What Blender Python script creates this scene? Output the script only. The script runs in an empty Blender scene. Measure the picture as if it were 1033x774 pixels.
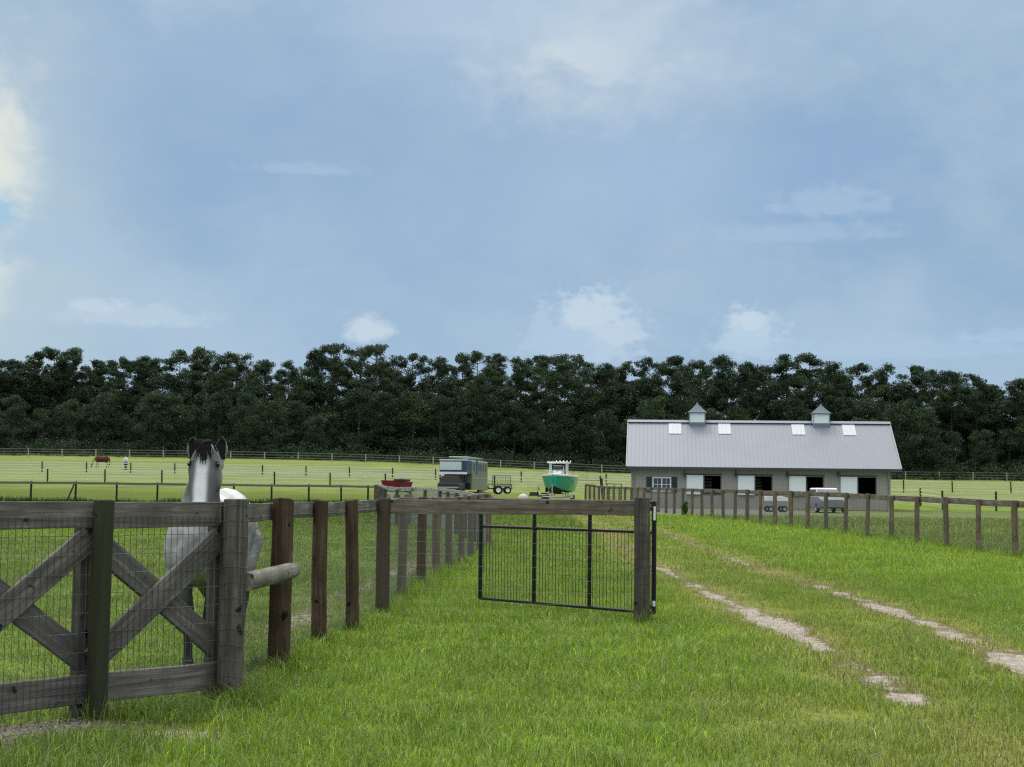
import bpy, bmesh, math, random
import numpy as np
from mathutils import Vector, Matrix, Quaternion

SC = bpy.context.scene
COL = SC.collection
R = math.radians
random.seed(7)
rng = np.random.default_rng(11)

# ------------------------------------------------------------------ camera
F, CX, CY, H = 1550.0, 516.5, 387.0, 1.60
PITCH, ROLL = math.atan(110 / 1550.0), R(0.70)
fw = Vector((0, math.cos(PITCH), math.sin(PITCH)))
r0 = Vector((1, 0, 0)); u0 = Vector((0, -math.sin(PITCH), math.cos(PITCH)))
cr = r0 * math.cos(ROLL) + u0 * math.sin(ROLL)
cu = -r0 * math.sin(ROLL) + u0 * math.cos(ROLL)
cam = bpy.data.objects.new('camera', bpy.data.cameras.new('camera'))
COL.objects.link(cam); SC.camera = cam
cam.data.sensor_width = 36.0
cam.data.lens = F / 1033.0 * 36.0
cam.data.clip_end = 4000; cam.data.clip_start = 0.1
M = Matrix((cr, cu, -fw)).transposed().to_4x4(); M.translation = (0, 0, H)
cam.matrix_world = M

def at(px, py, Y):
    """the world point at distance Y that the photograph shows at px, py"""
    d = cr * (px - CX) + cu * (CY - py) + fw * F
    return Vector((0, 0, H)) + d * (Y / d.y)

# ------------------------------------------------------------------ terrain
GY = np.array([-60, 0, 36, 45, 55, 70, 86, 100, 112, 122, 135, 150, 175, 200, 250, 300, 400, 600, 3000], float)
GZ = np.array([0, 0, .02, .12, .28, .40, .52, .62, .68, .86, 1.2, 1.85, 2.6, 3.4, 5.1, 6.9, 7.4, 7.6, 7.6], float)
def gz(x, y):
    x = np.asarray(x, float); y = np.asarray(y, float)
    k = 1 + 0.2 * np.tanh(-x / 30.0)
    s = (np.interp(y - 4, GY, GZ) + 2 * np.interp(y, GY, GZ) + np.interp(y + 4, GY, GZ)) / 4
    return s * k + 0.012 * np.sin(x * .7) * np.sin(y * .45)
def G(x, y): return float(gz(x, y))
def gat(px, Y):
    p = at(px, 497, Y); return Vector((p.x, Y, G(p.x, Y)))

def _h(ix, iy, s):
    n = (ix.astype(np.int64) * 374761393 + iy.astype(np.int64) * 668265263 + s * 1442695041) & 0x7fffffff
    n = ((n ^ (n >> 13)) * 1274126177) & 0x7fffffff
    return ((n ^ (n >> 16)) & 0xffff) / 65535.0
def vnoise(x, y, s=0):
    ix = np.floor(x); iy = np.floor(y); fx = x - ix; fy = y - iy
    fx = fx * fx * (3 - 2 * fx); fy = fy * fy * (3 - 2 * fy)
    a = _h(ix, iy, s); b = _h(ix + 1, iy, s); c = _h(ix, iy + 1, s); d = _h(ix + 1, iy + 1, s)
    return (a * (1 - fx) + b * fx) * (1 - fy) + (c * (1 - fx) + d * fx) * fy
def fbm(x, y, s=0, o=4):
    r = 0; a = .5; t = 0
    for i in range(o):
        r = r + a * vnoise(x * 2 ** i + 17.3 * i, y * 2 ** i + 5.1 * i, s + i); t += a; a *= .5
    return r / t
def sst(x, a, b):
    t = np.clip((x - a) / (b - a), 0, 1); return t * t * (3 - 2 * t)

# fence post tables: (px of the post, distance)
LANE = [(240, 11.6), (287, 13.9), (326.7, 15.9), (359, 17.7), (389.5, 20.0), (409, 22.8), (428, 25.6), (443, 28.4),
        (455.5, 31.2), (467.4, 33.9), (477, 36.6), (486, 39.4), (494.5, 42.2)]
LANEP = [((p - CX) * y / F, y) for p, y in LANE]
LX = np.array([p[0] for p in LANEP]); LY = np.array([p[1] for p in LANEP])
def lane_x(y): return np.interp(y, LY, LX)
FA = (-3.59, 9.68); FB = (-2.81, 10.64); FC = (LANEP[0][0], LANEP[0][1])     # crossbuck corner posts

def dirt(x, y):
    """how bare the ground is, 0..1"""
    x = np.asarray(x, float); y = np.asarray(y, float)
    ca = np.interp(y, [4, 12, 18, 25, 35, 50, 67, 110], [3.0, 3.14, 3.37, 3.3, 3.2, 3.35, 3.6, 4.2])
    cb = np.interp(y, [4, 15, 19, 28, 47, 59, 70, 110], [4.4, 5.0, 5.35, 5.45, 5.45, 5.35, 5.4, 6.0])
    n = fbm(x * .9, y * .42, 3); n2 = fbm(x * 3.2, y * 1.5, 9)
    n3 = fbm(x * 1.6 + 4, y * 1.1, 61); n4 = fbm(x * 5, y * 2.4, 63)
    wa = (.10 + .22 * n) * np.interp(y, [15, 17.5, 19, 21, 22.5], [.9, 1.0, 1.7, 1.5, .9]); wb = .11 + .22 * n
    a = np.exp(-((x - ca + .30 * (n2 - .5)) / wa) ** 2); b = np.exp(-((x - cb + .30 * (n2 - .5)) / wb) ** 2)
    ampa = np.interp(y, [11.9, 12.2, 12.6, 12.9, 13.3, 15.0, 15.6, 16.5, 18, 21.5, 22.4, 24, 26.5, 28.5, 32, 36, 45, 60, 75], [0, .9, .9, .3, .75, .8, .35, .75, 1.2, 1.2, .5, .9, .9, .45, .8, .4, .35, .25, 0])
    ampb = np.interp(y, [10, 15, 22, 23.4, 24.5, 27.5, 28.6, 33, 35, 38, 40, 48, 60, 75], [1.1, 1.1, 1.0, .55, 1.0, 1.0, .3, .2, .65, .65, .3, .5, .35, 0])
    k = np.clip(-.05 + 1.75 * n3 + 1.6 * (n4 - .5), 0, 1.2)
    a = a * ampa * k; b = b * ampb * k
    d = np.maximum(a, b)
    # trodden path on the paddock side of the lane fence
    p = np.exp(-((x - lane_x(y) + .95) / .5) ** 2) * sst(y, 15, 18) * (1 - sst(y, 38, 46)) * (.06 + .66 * n)
    # stony strip under the crossbuck corner
    t = ((x - FA[0]) * .62 + (y - FA[1]) * .78); q = ((x - FA[0]) * .78 - (y - FA[1]) * .62)
    g = np.exp(-((q - .14) / (.20 + .2 * n)) ** 2) * sst(t, -1.5, -1) * (1 - sst(t, 1.9, 2.5)) * 1.1
    g2 = np.exp(-(((x + 2.22) / .36) ** 2 + ((y - 10.12) / .26) ** 2)) * (.5 + .9 * n2)
    return np.clip(np.maximum.reduce([d, p, g, g2]), 0, 1)
def worn(x, y):
    """thin dry grass around the wheel tracks"""
    ca = np.interp(y, [4, 12, 18, 25, 35, 50, 67], [3.0, 3.14, 3.37, 3.3, 3.2, 3.35, 3.6])
    cb = np.interp(y, [4, 15, 19, 28, 47, 59, 70], [4.4, 5.0, 5.35, 5.45, 5.45, 5.35, 5.4])
    w = np.maximum(np.exp(-((x - ca) / .62) ** 2), np.exp(-((x - cb) / .55) ** 2))
    mid = .35 * np.exp(-((x - (ca + cb) / 2) / 1.1) ** 2)
    w = np.maximum(w, .55 * sst(x, .8, 2.4) * (1 - sst(y, 11, 14)))
    return np.clip(np.maximum(w, mid) * (.55 + .9 * (fbm(x, y * .5, 40) - .3)), 0, 1)

# ------------------------------------------------------------------ object helpers
def meta(o, label=None, cat=None, group=None, kind=None):
    if label: o['label'] = label
    if cat: o['category'] = cat
    if group: o['group'] = group
    if kind: o['kind'] = kind
    return o
def thing(name, label, cat, loc, rz=0.0, group=None):
    o = bpy.data.objects.new(name, None); COL.objects.link(o)
    o.location = loc; o.rotation_euler = (0, 0, rz); o.empty_display_size = .2
    return meta(o, label, cat, group)
def copy_thing(t, loc, rz, label, group=None):
    def rec(o, par):
        c = o.copy(); COL.objects.link(c)
        if par is not None: c.parent = par
        for ch in o.children: rec(ch, c)
        return c
    c = rec(t, None); c.location = loc; c.rotation_euler = (0, 0, rz)
    if label: c['label'] = label
    if group: c['group'] = group
    return c

class MB:
    def __init__(s): s.v = []; s.f = []; s.mi = []
    def add(s, vs, fs, mi=0):
        n = len(s.v); s.v += [tuple(v) for v in vs]; s.f += [tuple(i + n for i in f) for f in fs]; s.mi += [mi] * len(fs)
    def box(s, c, d, rot=None, mi=0, taper=(1, 1)):
        x, y, z = d[0] / 2, d[1] / 2, d[2] / 2; vs = []
        for sz in (-1, 1):
            tx, ty = (1, 1) if sz < 0 else taper
            for sx, sy in ((-1, -1), (1, -1), (1, 1), (-1, 1)):
                p = Vector((sx * x * tx, sy * y * ty, sz * z))
                if rot: p = rot @ p
                vs.append(p + Vector(c))
        s.add(vs, [(3, 2, 1, 0), (4, 5, 6, 7), (0, 1, 5, 4), (1, 2, 6, 5), (2, 3, 7, 6), (3, 0, 4, 7)], mi)
    def tube(s, pts, rs, n=8, mi=0, caps=True, flat=1.0):
        pts = [Vector(p) for p in pts]
        if not hasattr(rs, '__len__'): rs = [rs] * len(pts)
        vs = []; fs = []
        up = Vector((0, 0, 1))
        d0 = (pts[1] - pts[0]).normalized()
        if abs(d0.z) > .9: up = Vector((0, 1, 0))
        for i, p in enumerate(pts):
            a = pts[max(i - 1, 0)]; b = pts[min(i + 1, len(pts) - 1)]
            d = (b - a).normalized(); u = d.cross(up).normalized(); w = u.cross(d).normalized()
            for k in range(n):
                t = 2 * math.pi * k / n
                vs.append(p + (u * math.cos(t) + w * math.sin(t) * flat) * rs[i])
        for i in range(len(pts) - 1):
            for k in range(n):
                k2 = (k + 1) % n
                fs.append((i * n + k, i * n + k2, (i + 1) * n + k2, (i + 1) * n + k))
        if caps:
            fs.append(tuple(range(n))[::-1]); fs.append(tuple((len(pts) - 1) * n + k for k in range(n)))
        s.add(vs, fs, mi)
    def ell(s, c, r, rot=None, nu=12, nv=8, mi=0):
        vs = []; fs = []
        for j in range(nv + 1):
            a = math.pi * j / nv
            for i in range(nu):
                b = 2 * math.pi * i / nu
                p = Vector((r[0] * math.sin(a) * math.cos(b), r[1] * math.sin(a) * math.sin(b), r[2] * math.cos(a)))
                if rot: p = rot @ p
                vs.append(p + Vector(c))
        for j in range(nv):
            for i in range(nu):
                i2 = (i + 1) % nu
                fs.append((j * nu + i, (j + 1) * nu + i, (j + 1) * nu + i2, j * nu + i2))
        s.add(vs, fs, mi)
    def loft(s, rings, mi=0, closed=True, caps=True):
        n = len(rings[0]); vs = [p for r in rings for p in r]; fs = []
        for i in range(len(rings) - 1):
            for k in range(n if closed else n - 1):
                k2 = (k + 1) % n
                fs.append((i * n + k, i * n + k2, (i + 1) * n + k2, (i + 1) * n + k))
        if caps:
            fs.append(tuple(range(n))[::-1]); fs.append(tuple((len(rings) - 1) * n + k for k in range(n)))
        s.add(vs, fs, mi)
    def mesh(s, name, mats, smooth=False, fix=True):
        me = bpy.data.meshes.new(name); me.from_pydata(s.v, [], s.f)
        if not isinstance(mats, (list, tuple)): mats = [mats]
        for m in mats: me.materials.append(m)
        me.polygons.foreach_set('material_index', s.mi)
        if fix:
            bm = bmesh.new(); bm.from_mesh(me)
            bmesh.ops.remove_doubles(bm, verts=bm.verts, dist=1e-5)
            bmesh.ops.recalc_face_normals(bm, faces=bm.faces); bm.to_mesh(me); bm.free()
        me.polygons.foreach_set('use_smooth', [smooth] * len(me.polygons))
        me.update(); return me
    def build(s, name, mats, parent=None, smooth=False, loc=None, bevel=0, fix=True):
        o = bpy.data.objects.new(name, s.mesh(name, mats, smooth, fix)); COL.objects.link(o)
        if parent is not None: o.parent = parent
        if loc is not None: o.location = loc
        if bevel:
            m = o.modifiers.new('bevel', 'BEVEL'); m.width = bevel; m.segments = 2; m.limit_method = 'ANGLE'
        if smooth: autosmooth(o.data, 40)
        return o
def autosmooth(me, deg):
    bm = bmesh.new(); bm.from_mesh(me)
    for e in bm.edges:
        if len(e.link_faces) == 2:
            e.smooth = e.calc_face_angle(0) < R(deg)
    bm.to_mesh(me); bm.free()
def obj(name, me, parent=None, mat=None):
    o = bpy.data.objects.new(name, me); COL.objects.link(o)
    if parent is not None: o.parent = parent
    if mat is not None: o.matrix_local = mat
    return o

# ------------------------------------------------------------------ materials
class NT:
    def __init__(s, name, rough=.8, spec=.3, metal=0.0):
        s.m = bpy.data.materials.new(name); s.m.use_nodes = True; s.t = s.m.node_tree; s.n = s.t.nodes
        s.b = s.n['Principled BSDF']; s.out = s.n['Material Output']
        s.b.inputs['Roughness'].default_value = rough; s.b.inputs['Specular IOR Level'].default_value = spec
        s.b.inputs['Metallic'].default_value = metal
    def l(s, a, b): s.t.links.new(a, b)
    def node(s, t, **kw):
        n = s.n.new(t)
        for k, v in kw.items(): setattr(n, k, v)
        return n
    def coord(s, kind='Object', scale=(1, 1, 1), rnd=False):
        tc = s.node('ShaderNodeTexCoord'); mp = s.node('ShaderNodeMapping'); mp.inputs['Scale'].default_value = scale
        s.l(tc.outputs[kind], mp.inputs['Vector'])
        if rnd:
            oi = s.node('ShaderNodeObjectInfo'); mu = s.node('ShaderNodeMath', operation='MULTIPLY'); mu.inputs[1].default_value = 57.0
            s.l(oi.outputs['Random'], mu.inputs[0]); cx = s.node('ShaderNodeCombineXYZ')
            for i in range(3): s.l(mu.outputs[0], cx.inputs[i])
            s.l(cx.outputs[0], mp.inputs['Location'])
        return mp.outputs['Vector']
    def noise(s, vec, scale=5, detail=4, rough=.55, dist=0):
        n = s.node('ShaderNodeTexNoise'); n.inputs['Scale'].default_value = scale; n.inputs['Detail'].default_value = detail
        n.inputs['Roughness'].default_value = rough; n.inputs['Distortion'].default_value = dist
        s.l(vec, n.inputs['Vector']); return n.outputs['Fac']
    def ramp(s, fac, stops, interp='LINEAR'):
        r = s.node('ShaderNodeValToRGB'); r.color_ramp.interpolation = interp; e = r.color_ramp.elements
        while len(e) < len(stops): e.new(.5)
        for i, (p, c) in enumerate(stops):
            e[i].position = p; e[i].color = (*c, 1) if len(c) == 3 else c
        s.l(fac, r.inputs[0]); return r.outputs['Color']
    def mix(s, fac, a, b, mode='MIX'):
        m = s.node('ShaderNodeMix', data_type='RGBA', blend_type=mode)
        for i, x in ((0, fac), (6, a), (7, b)):
            if isinstance(x, (int, float)): m.inputs[i].default_value = x
            elif isinstance(x, tuple): m.inputs[i].default_value = (*x, 1)
            else: s.l(x, m.inputs[i])
        return m.outputs[2]
    def math(s, op, a, b=0.0, clamp=False):
        m = s.node('ShaderNodeMath', operation=op, use_clamp=clamp)
        for i, x in ((0, a), (1, b)):
            if isinstance(x, (int, float)): m.inputs[i].default_value = x
            else: s.l(x, m.inputs[i])
        return m.outputs[0]
    def col(s, c):
        if isinstance(c, tuple): s.b.inputs['Base Color'].default_value = (*c, 1)
        else: s.l(c, s.b.inputs['Base Color'])
        return s
    def bump(s, h, strength=.4, dist=.01):
        b = s.node('ShaderNodeBump'); b.inputs['Strength'].default_value = strength; b.inputs['Distance'].default_value = dist
        s.l(h, b.inputs['Height']); s.l(b.outputs[0], s.b.inputs['Normal']); return s

def wood(name, dark, mid, light, axis, brown=None):
    """weathered wood with grain along one local axis"""
    t = NT(name, .9, .15)
    sc = [28, 28, 28]; sc[axis] = 1.3
    v = t.coord('Object', tuple(sc), True); g = t.noise(v, 1, 6, .65, .6)
    v2 = t.coord('Object', (3, 3, 3), True); b = t.noise(v2, 1, 4, .6)
    v3 = t.coord('Object', (9, 9, 9), True); kn = t.noise(v3, 1, 2, .5)
    c = t.ramp(g, [(.3, dark), (.5, mid), (.72, light)])
    c = t.mix(t.math('MULTIPLY', t.ramp(b, [(.4, (0, 0, 0)), (.62, (1, 1, 1))]), .75), c, tuple(x * .55 for x in mid))
    c = t.mix(t.ramp(kn, [(.68, (0, 0, 0)), (.74, (1, 1, 1))]), c, tuple(x * .35 for x in dark))
    if brown:
        oi = t.node('ShaderNodeObjectInfo')
        f = t.math('ADD', t.math('MULTIPLY', oi.outputs['Random'], .8), t.math('MULTIPLY', b, .6))
        c = t.mix(t.ramp(f, [(.45, (0, 0, 0)), (.85, (1, 1, 1))]), c, t.mix(g, tuple(x * .5 for x in brown), brown))
    t.col(c).bump(g, .8, .012); return t.m

MT = {}
MT['pale_board'] = wood('bleached_board', (.20, .195, .185), (.34, .33, .31), (.48, .47, .45), 0)
MT['board'] = wood('weathered_board', (.060, .055, .050), (.145, .135, .123), (.27, .255, .235), 0)
MT['board_brown'] = wood('brown_board', (.065, .052, .043), (.18, .145, .12), (.31, .26, .22), 0)
MT['post_grey'] = wood('grey_post_wood', (.036, .033, .028), (.10, .092, .078), (.20, .185, .155), 2)
MT['post_old'] = wood('old_dark_post', (.014, .015, .011), (.040, .040, .030), (.085, .080, .060), 2, (.05, .055, .03))
MT['post_brown'] = wood('treated_post_wood', (.026, .017, .011), (.078, .052, .034), (.155, .115, .08), 2, (.10, .078, .058))
MT['post_far'] = wood('lane_post_wood', (.065, .050, .036), (.18, .14, .10), (.31, .25, .19), 2, (.16, .145, .115))
MT['log'] = wood('peeled_log', (.08, .075, .062), (.19, .18, .155), (.32, .31, .275), 0)
def plain(name, c, rough=.6, spec=.4, metal=0.0, var=.25, scale=6.0):
    t = NT(name, rough, spec, metal)
    n = t.noise(t.coord('Object', (scale,) * 3, True), 1, 5, .6)
    t.col(t.mix(n, tuple(x * (1 - var) for x in c), tuple(min(1, x * (1 + var)) for x in c))); return t.m
MT['wire'] = plain('galvanised_wire', (.11, .113, .113), .6, .4, .2, .3, 3)
MT['wire_light'] = plain('bright_wire', (.36, .37, .38), .5, .4, .3, .2, 3)
MT['wire_dark'] = plain('dark_wire', (.05, .05, .048), .6, .4, .2, .3, 3)
MT['black_tube'] = plain('black_gate_paint', (.007, .007, .008), .45, .35, 0, .3, 9)
MT['white'] = plain('white_paint', (.74, .76, .77), .5, .4, 0, .05, 4)
MT['black'] = plain('black_rubber', (.012, .012, .012), .75, .3, 0, .2)
MT['darkmetal'] = plain('dark_steel', (.03, .03, .032), .5, .5, .3, .3)
MT['galv'] = plain('galvanised_steel', (.42, .43, .44), .45, .5, .6, .15)
MT['red'] = plain('faded_red_paint', (.19, .007, .02), .45, .45, 0, .3, 3)
MT['tan'] = plain('tan_plastic', (.42, .40, .34), .6)
MT['green_tractor'] = plain('dark_machine_paint', (.018, .022, .018), .5)

def rail_mat():
    t = NT('pale_rail', .45, .5); t.col((.62, .64, .55)); return t.m
MT['rail'] = plain('pale_rail', (.60, .62, .52), .5, .5, 0, .12, .3)
MT['rail_grey'] = plain('grey_rail', (.13, .135, .12), .7, .3, 0, .25, .3)
MT['post_dark'] = plain('dark_field_post', (.03, .028, .022), .85, .2, 0, .3, 3)
MT['post_pale'] = plain('pale_field_post', (.30, .30, .27), .8, .2, 0, .3, 3)

# ------------------------------------------------------------------ sky and light
def build_world():
    w = bpy.data.worlds.new('World'); SC.world = w; w.use_nodes = True
    t = w.node_tree; n = t.nodes
    bg = n['Background']; ST = .1; bg.inputs['Strength'].default_value = ST
    class W(NT):
        def __init__(s): s.t = t; s.n = n
    k = W()
    sky = k.node('ShaderNodeTexSky'); sky.sky_type = 'NISHITA'; sky.sun_disc = False
    sky.sun_elevation = SUN_EL; sky.sun_rotation = SUN_AZ
    tc = k.node('ShaderNodeTexCoord'); sep = k.node('ShaderNodeSeparateXYZ'); k.l(tc.outputs['Generated'], sep.inputs[0])
    x, y, z = sep.outputs
    az = k.math('MULTIPLY', k.math('ARCTAN2', x, y), 57.2958); el = k.math('MULTIPLY', k.math('ARCSINE', z), 57.2958)
    cmb = k.node('ShaderNodeCombineXYZ'); k.l(az, cmb.inputs[0]); k.l(k.math('MULTIPLY', el, 1.5), cmb.inputs[1])
    dv = cmb.outputs[0]
    big = k.noise(dv, .085, 5, .5, .3); mid = k.noise(dv, .33, 6, .55, .2); fine = k.noise(dv, 1.3, 7, .6)
    puff = k.noise(dv, 1.5, 8, .62); wisp = k.noise(dv, .22, 9, .58, .6); edge = k.noise(dv, .5, 9, .6, .3)
    def ss(v, a, b):
        m = k.node('ShaderNodeMapRange', interpolation_type='SMOOTHSTEP')
        m.inputs[1].default_value = a; m.inputs[2].default_value = b; k.l(v, m.inputs[0]); return m.outputs[0]
    lin = lambda r, g, b: tuple(((c / 255 + .055) / 1.055) ** 2.4 / ST for c in (r, g, b))
    base = k.mix(ss(big, .35, .66), lin(143, 175, 205), lin(171, 195, 215))
    base = k.mix(k.math('MULTIPLY', ss(mid, .42, .70), .26), base, lin(186, 203, 219))
    base = k.mix(k.math('MULTIPLY', ss(wisp, .50, .66), .16), base, lin(190, 206, 221))
    base = k.mix(k.math('MULTIPLY', ss(wisp, .48, .34), .14), base, lin(138, 167, 201))
    low = ss(el, 10.0, 3.5)
    base = k.mix(k.math('MULTIPLY', low, .45), base, lin(160, 190, 220))
    def blob(px, py, rx, ry, c, amt, soft=.9, nz=None, namp=1.2, hard=0.0, flat=False):
        nonlocal base
        p = at(px, py, 100) - Vector((0, 0, H))
        a0 = math.degrees(math.atan2(p.x, p.y)); e0 = math.degrees(math.asin(p.z / p.length))
        rx = rx / 27.0; ry = ry / 27.0
        dx = k.math('DIVIDE', k.math('SUBTRACT', az, a0), rx); dy = k.math('DIVIDE', k.math('SUBTRACT', el, e0), ry)
        if flat:   # flat cloud base: below the centre it falls off three times faster
            dy = k.math('MAXIMUM', dy, k.math('MULTIPLY', dy, -2.2))
        d = k.math('SQRT', k.math('ADD', k.math('MULTIPLY', dx, dx), k.math('MULTIPLY', dy, dy)))
        d = k.math('ADD', d, k.math('MULTIPLY', k.math('SUBTRACT', nz if nz is not None else mid, .5), namp))
        f = k.math('MULTIPLY', ss(d, 1.0 + soft * .5, 1.0 - soft), amt)
        base = k.mix(f, base, lin(*c))
    # darker slate veil, left of centre and right of centre
    blob(250, 130, 330, 120, (143, 172, 207), .55, .9)
    blob(800, 190, 150, 70, (143, 173, 211), .6, .9)
    blob(480, 240, 240, 90, (150, 179, 211), .5, .9)
    blob(520, 150, 210, 40, (150, 178, 207), .5, .9, edge, 2.4)
    blob(250, 60, 230, 36, (158, 184, 210), .5, .9, edge, 2.4)
    # bright openings
    blob(-10, 190, 130, 220, (186, 205, 214), .75, .9)
    blob(-26, 180, 58, 120, (222, 230, 224), .9, .8, edge, 2.0)
    blob(-16, 165, 34, 56, (236, 235, 222), .7, .8, edge, 1.6)
    blob(4, 214, 15, 18, (132, 190, 224), .75, .8, fine, 2.2)
    blob(600, 45, 130, 75, (196, 211, 223), .9, .9, edge, 2.4)
    blob(612, 58, 60, 28, (211, 223, 227), .8, .8, edge, 3.0)
    blob(690, 60, 110, 60, (186, 204, 222), .6, .9)
    blob(500, 15, 180, 40, (187, 206, 225), .7, .9)
    blob(660, 175, 120, 60, (165, 192, 219), .6, .9)
    # low cumulus above the wood
    for a in ((595, 345, 62, 52, (182, 204, 226), .9, .5), (560, 350, 40, 34, (172, 198, 224), .8, .4), (596, 320, 32, 28, (198, 215, 230), .85, .5), (625, 340, 26, 22, (192, 211, 228), .8, .5),
              (757, 345, 36, 34, (186, 208, 228), .9, .5), (755, 325, 17, 15, (200, 217, 231), .8, .5),
              (372, 336, 26, 20, (204, 219, 229), .8, .6), (135, 322, 80, 17, (186, 206, 224), .85, .6), (95, 310, 26, 12, (196, 213, 227), .75, .6),
              (35, 318, 30, 8, (176, 199, 222), .6, .5), (840, 208, 62, 22, (174, 198, 222), .55, .6), (800, 238, 110, 14, (168, 194, 220), .6, .6),
              (310, 172, 60, 9, (172, 195, 219), .5, .6), (40, 250, 80, 40, (168, 195, 218), .7, .6),
              (900, 355, 190, 16, (172, 199, 225), .6, .5), (1015, 340, 55, 9, (176, 202, 226), .5, .5)):
        blob(*a, nz=puff, namp=2.2, flat=True)
    # an overcast dome is brighter overhead than near the horizon
    up = ss(el, 17.0, 60.0)
    base = k.mix(up, base, tuple(c * TOP for c in lin(214, 212, 207)))
    out = k.mix(.10, base, sky.outputs[0])
    # below the horizon: plain ground-like dark
    k.l(out, bg.inputs['Color'])
SUN_EL, SUN_AZ, TOP = R(58), R(-25), 4.2
build_world()
sl = bpy.data.lights.new('sun', 'SUN'); sl.energy = 1.5; sl.angle = R(14); sl.color = (1, .96, .90)
so = bpy.data.objects.new('sun', sl); COL.objects.link(so)
# the sun stands behind the barn, a little to the left, veiled by cloud
sd = Vector((math.sin(SUN_AZ) * math.cos(SUN_EL), math.cos(SUN_AZ) * math.cos(SUN_EL), math.sin(SUN_EL)))
so.rotation_euler = sd.to_track_quat('Z', 'Y').to_euler()
SC.view_settings.view_transform = 'Standard'; SC.view_settings.look = 'None'
SC.view_settings.exposure = 0.0; SC.view_settings.gamma = 1.0; SC.view_settings.use_curve_mapping = False
SC.cycles.max_bounces = 6; SC.cycles.diffuse_bounces = 3; SC.cycles.transparent_max_bounces = 8
SC.cycles.filter_width = 1.25
try: SC.cycles.use_denoising = False
except Exception: pass

# ------------------------------------------------------------------ ground
def build_ground():
    xs = np.unique(np.round(np.concatenate([np.arange(-6, 8.01, .11), -6 - np.cumsum(np.geomspace(.2, 90, 46)), 8 + np.cumsum(np.geomspace(.2, 90, 46))]), 3))
    ys = np.unique(np.round(np.concatenate([np.arange(7, 40, .11), 40 + np.cumsum(np.geomspace(.13, 60, 190)), [7 - 1, 7 - 3, 0, -10, -40, -100]]), 3))
    X, Y = np.meshgrid(xs, ys); x = X.ravel(); y = Y.ravel()
    d = dirt(x, y)
    z = gz(x, y) + .03 * (fbm(x * 1.3, y * 1.3, 5) - .5) * (y < 60) - .035 * d * (y < 70)
    n = len(x); me = bpy.data.meshes.new('ground')
    me.vertices.add(n); me.vertices.foreach_set('co', np.column_stack([x, y, z]).ravel())
    nx, ny = len(xs), len(ys)
    i = np.arange(nx - 1)[None, :] + nx * np.arange(ny - 1)[:, None]; i = i.ravel()
    q = np.column_stack([i, i + 1, i + 1 + nx, i + nx]).ravel()
    me.loops.add(len(q)); me.loops.foreach_set('vertex_index', q)
    me.polygons.add(len(i)); me.polygons.foreach_set('loop_start', np.arange(len(i)) * 4)
    me.polygons.foreach_set('use_smooth', np.ones(len(i), bool))
    me.update(); me.validate()
    a = me.attributes.new('dirt', 'FLOAT', 'POINT'); a.data.foreach_set('value', d)
    c = me.attributes.new('turf', 'FLOAT_COLOR', 'POINT'); c.data.foreach_set('color', np.column_stack([turf(x, y), np.ones(n)]).ravel())
    t = NT('ground_turf', .95, .1)
    at1 = t.node('ShaderNodeAttribute', attribute_name='dirt'); at2 = t.node('ShaderNodeAttribute', attribute_name='turf')
    v = t.coord('Object'); f1 = t.noise(v, 9, 6, .7); f2 = t.noise(v, 1.1, 5, .6); f3 = t.noise(v, .22, 5, .6); f4 = t.noise(v, 45, 3, .6)
    c = t.mix(t.ramp(f1, [(.3, (0, 0, 0)), (.7, (1, 1, 1))]), (.62, .62, .62), (1.3, 1.3, 1.3))
    c = t.mix(1.0, at2.outputs['Color'], c, 'MULTIPLY')
    c = t.mix(1.0, c, t.mix(f2, (.72, .76, .66), (1.28, 1.25, 1.3)), 'MULTIPLY')
    c = t.mix(1.0, c, t.mix(f3, (.7, .78, .66), (1.3, 1.2, 1.34)), 'MULTIPLY')
    sand = t.mix(t.ramp(f1, [(.3, (0, 0, 0)), (.7, (1, 1, 1))]), (.17, .135, .105), (.47, .43, .38)); sand = t.mix(t.ramp(f4, [(.35, (0, 0, 0)), (.6, (1, 1, 1))]), t.mix(.5, sand, (.10, .08, .06)), sand)
    m = t.math('ADD', at1.outputs['Fac'], t.math('MULTIPLY', t.math('SUBTRACT', t.noise(v, 5, 6, .75), .5), 1.5))
    mm = t.node('ShaderNodeMapRange', interpolation_type='SMOOTHSTEP'); mm.inputs[1].default_value = .34; mm.inputs[2].default_value = .62; t.l(m, mm.inputs[0])
    m2 = t.node('ShaderNodeMapRange', interpolation_type='SMOOTHSTEP'); m2.inputs[1].default_value = .10; m2.inputs[2].default_value = .38; t.l(m, m2.inputs[0])
    c = t.mix(t.math('MULTIPLY', m2.outputs[0], .8), c, t.mix(f1, (.060, .045, .030), (.15, .115, .075)))
    t.col(t.mix(mm.outputs[0], c, sand)).bump(t.math('ADD', f1, f4), .5, .03)
    me.materials.append(t.m)
    o = obj('ground', me); meta(o, kind='structure')

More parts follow.
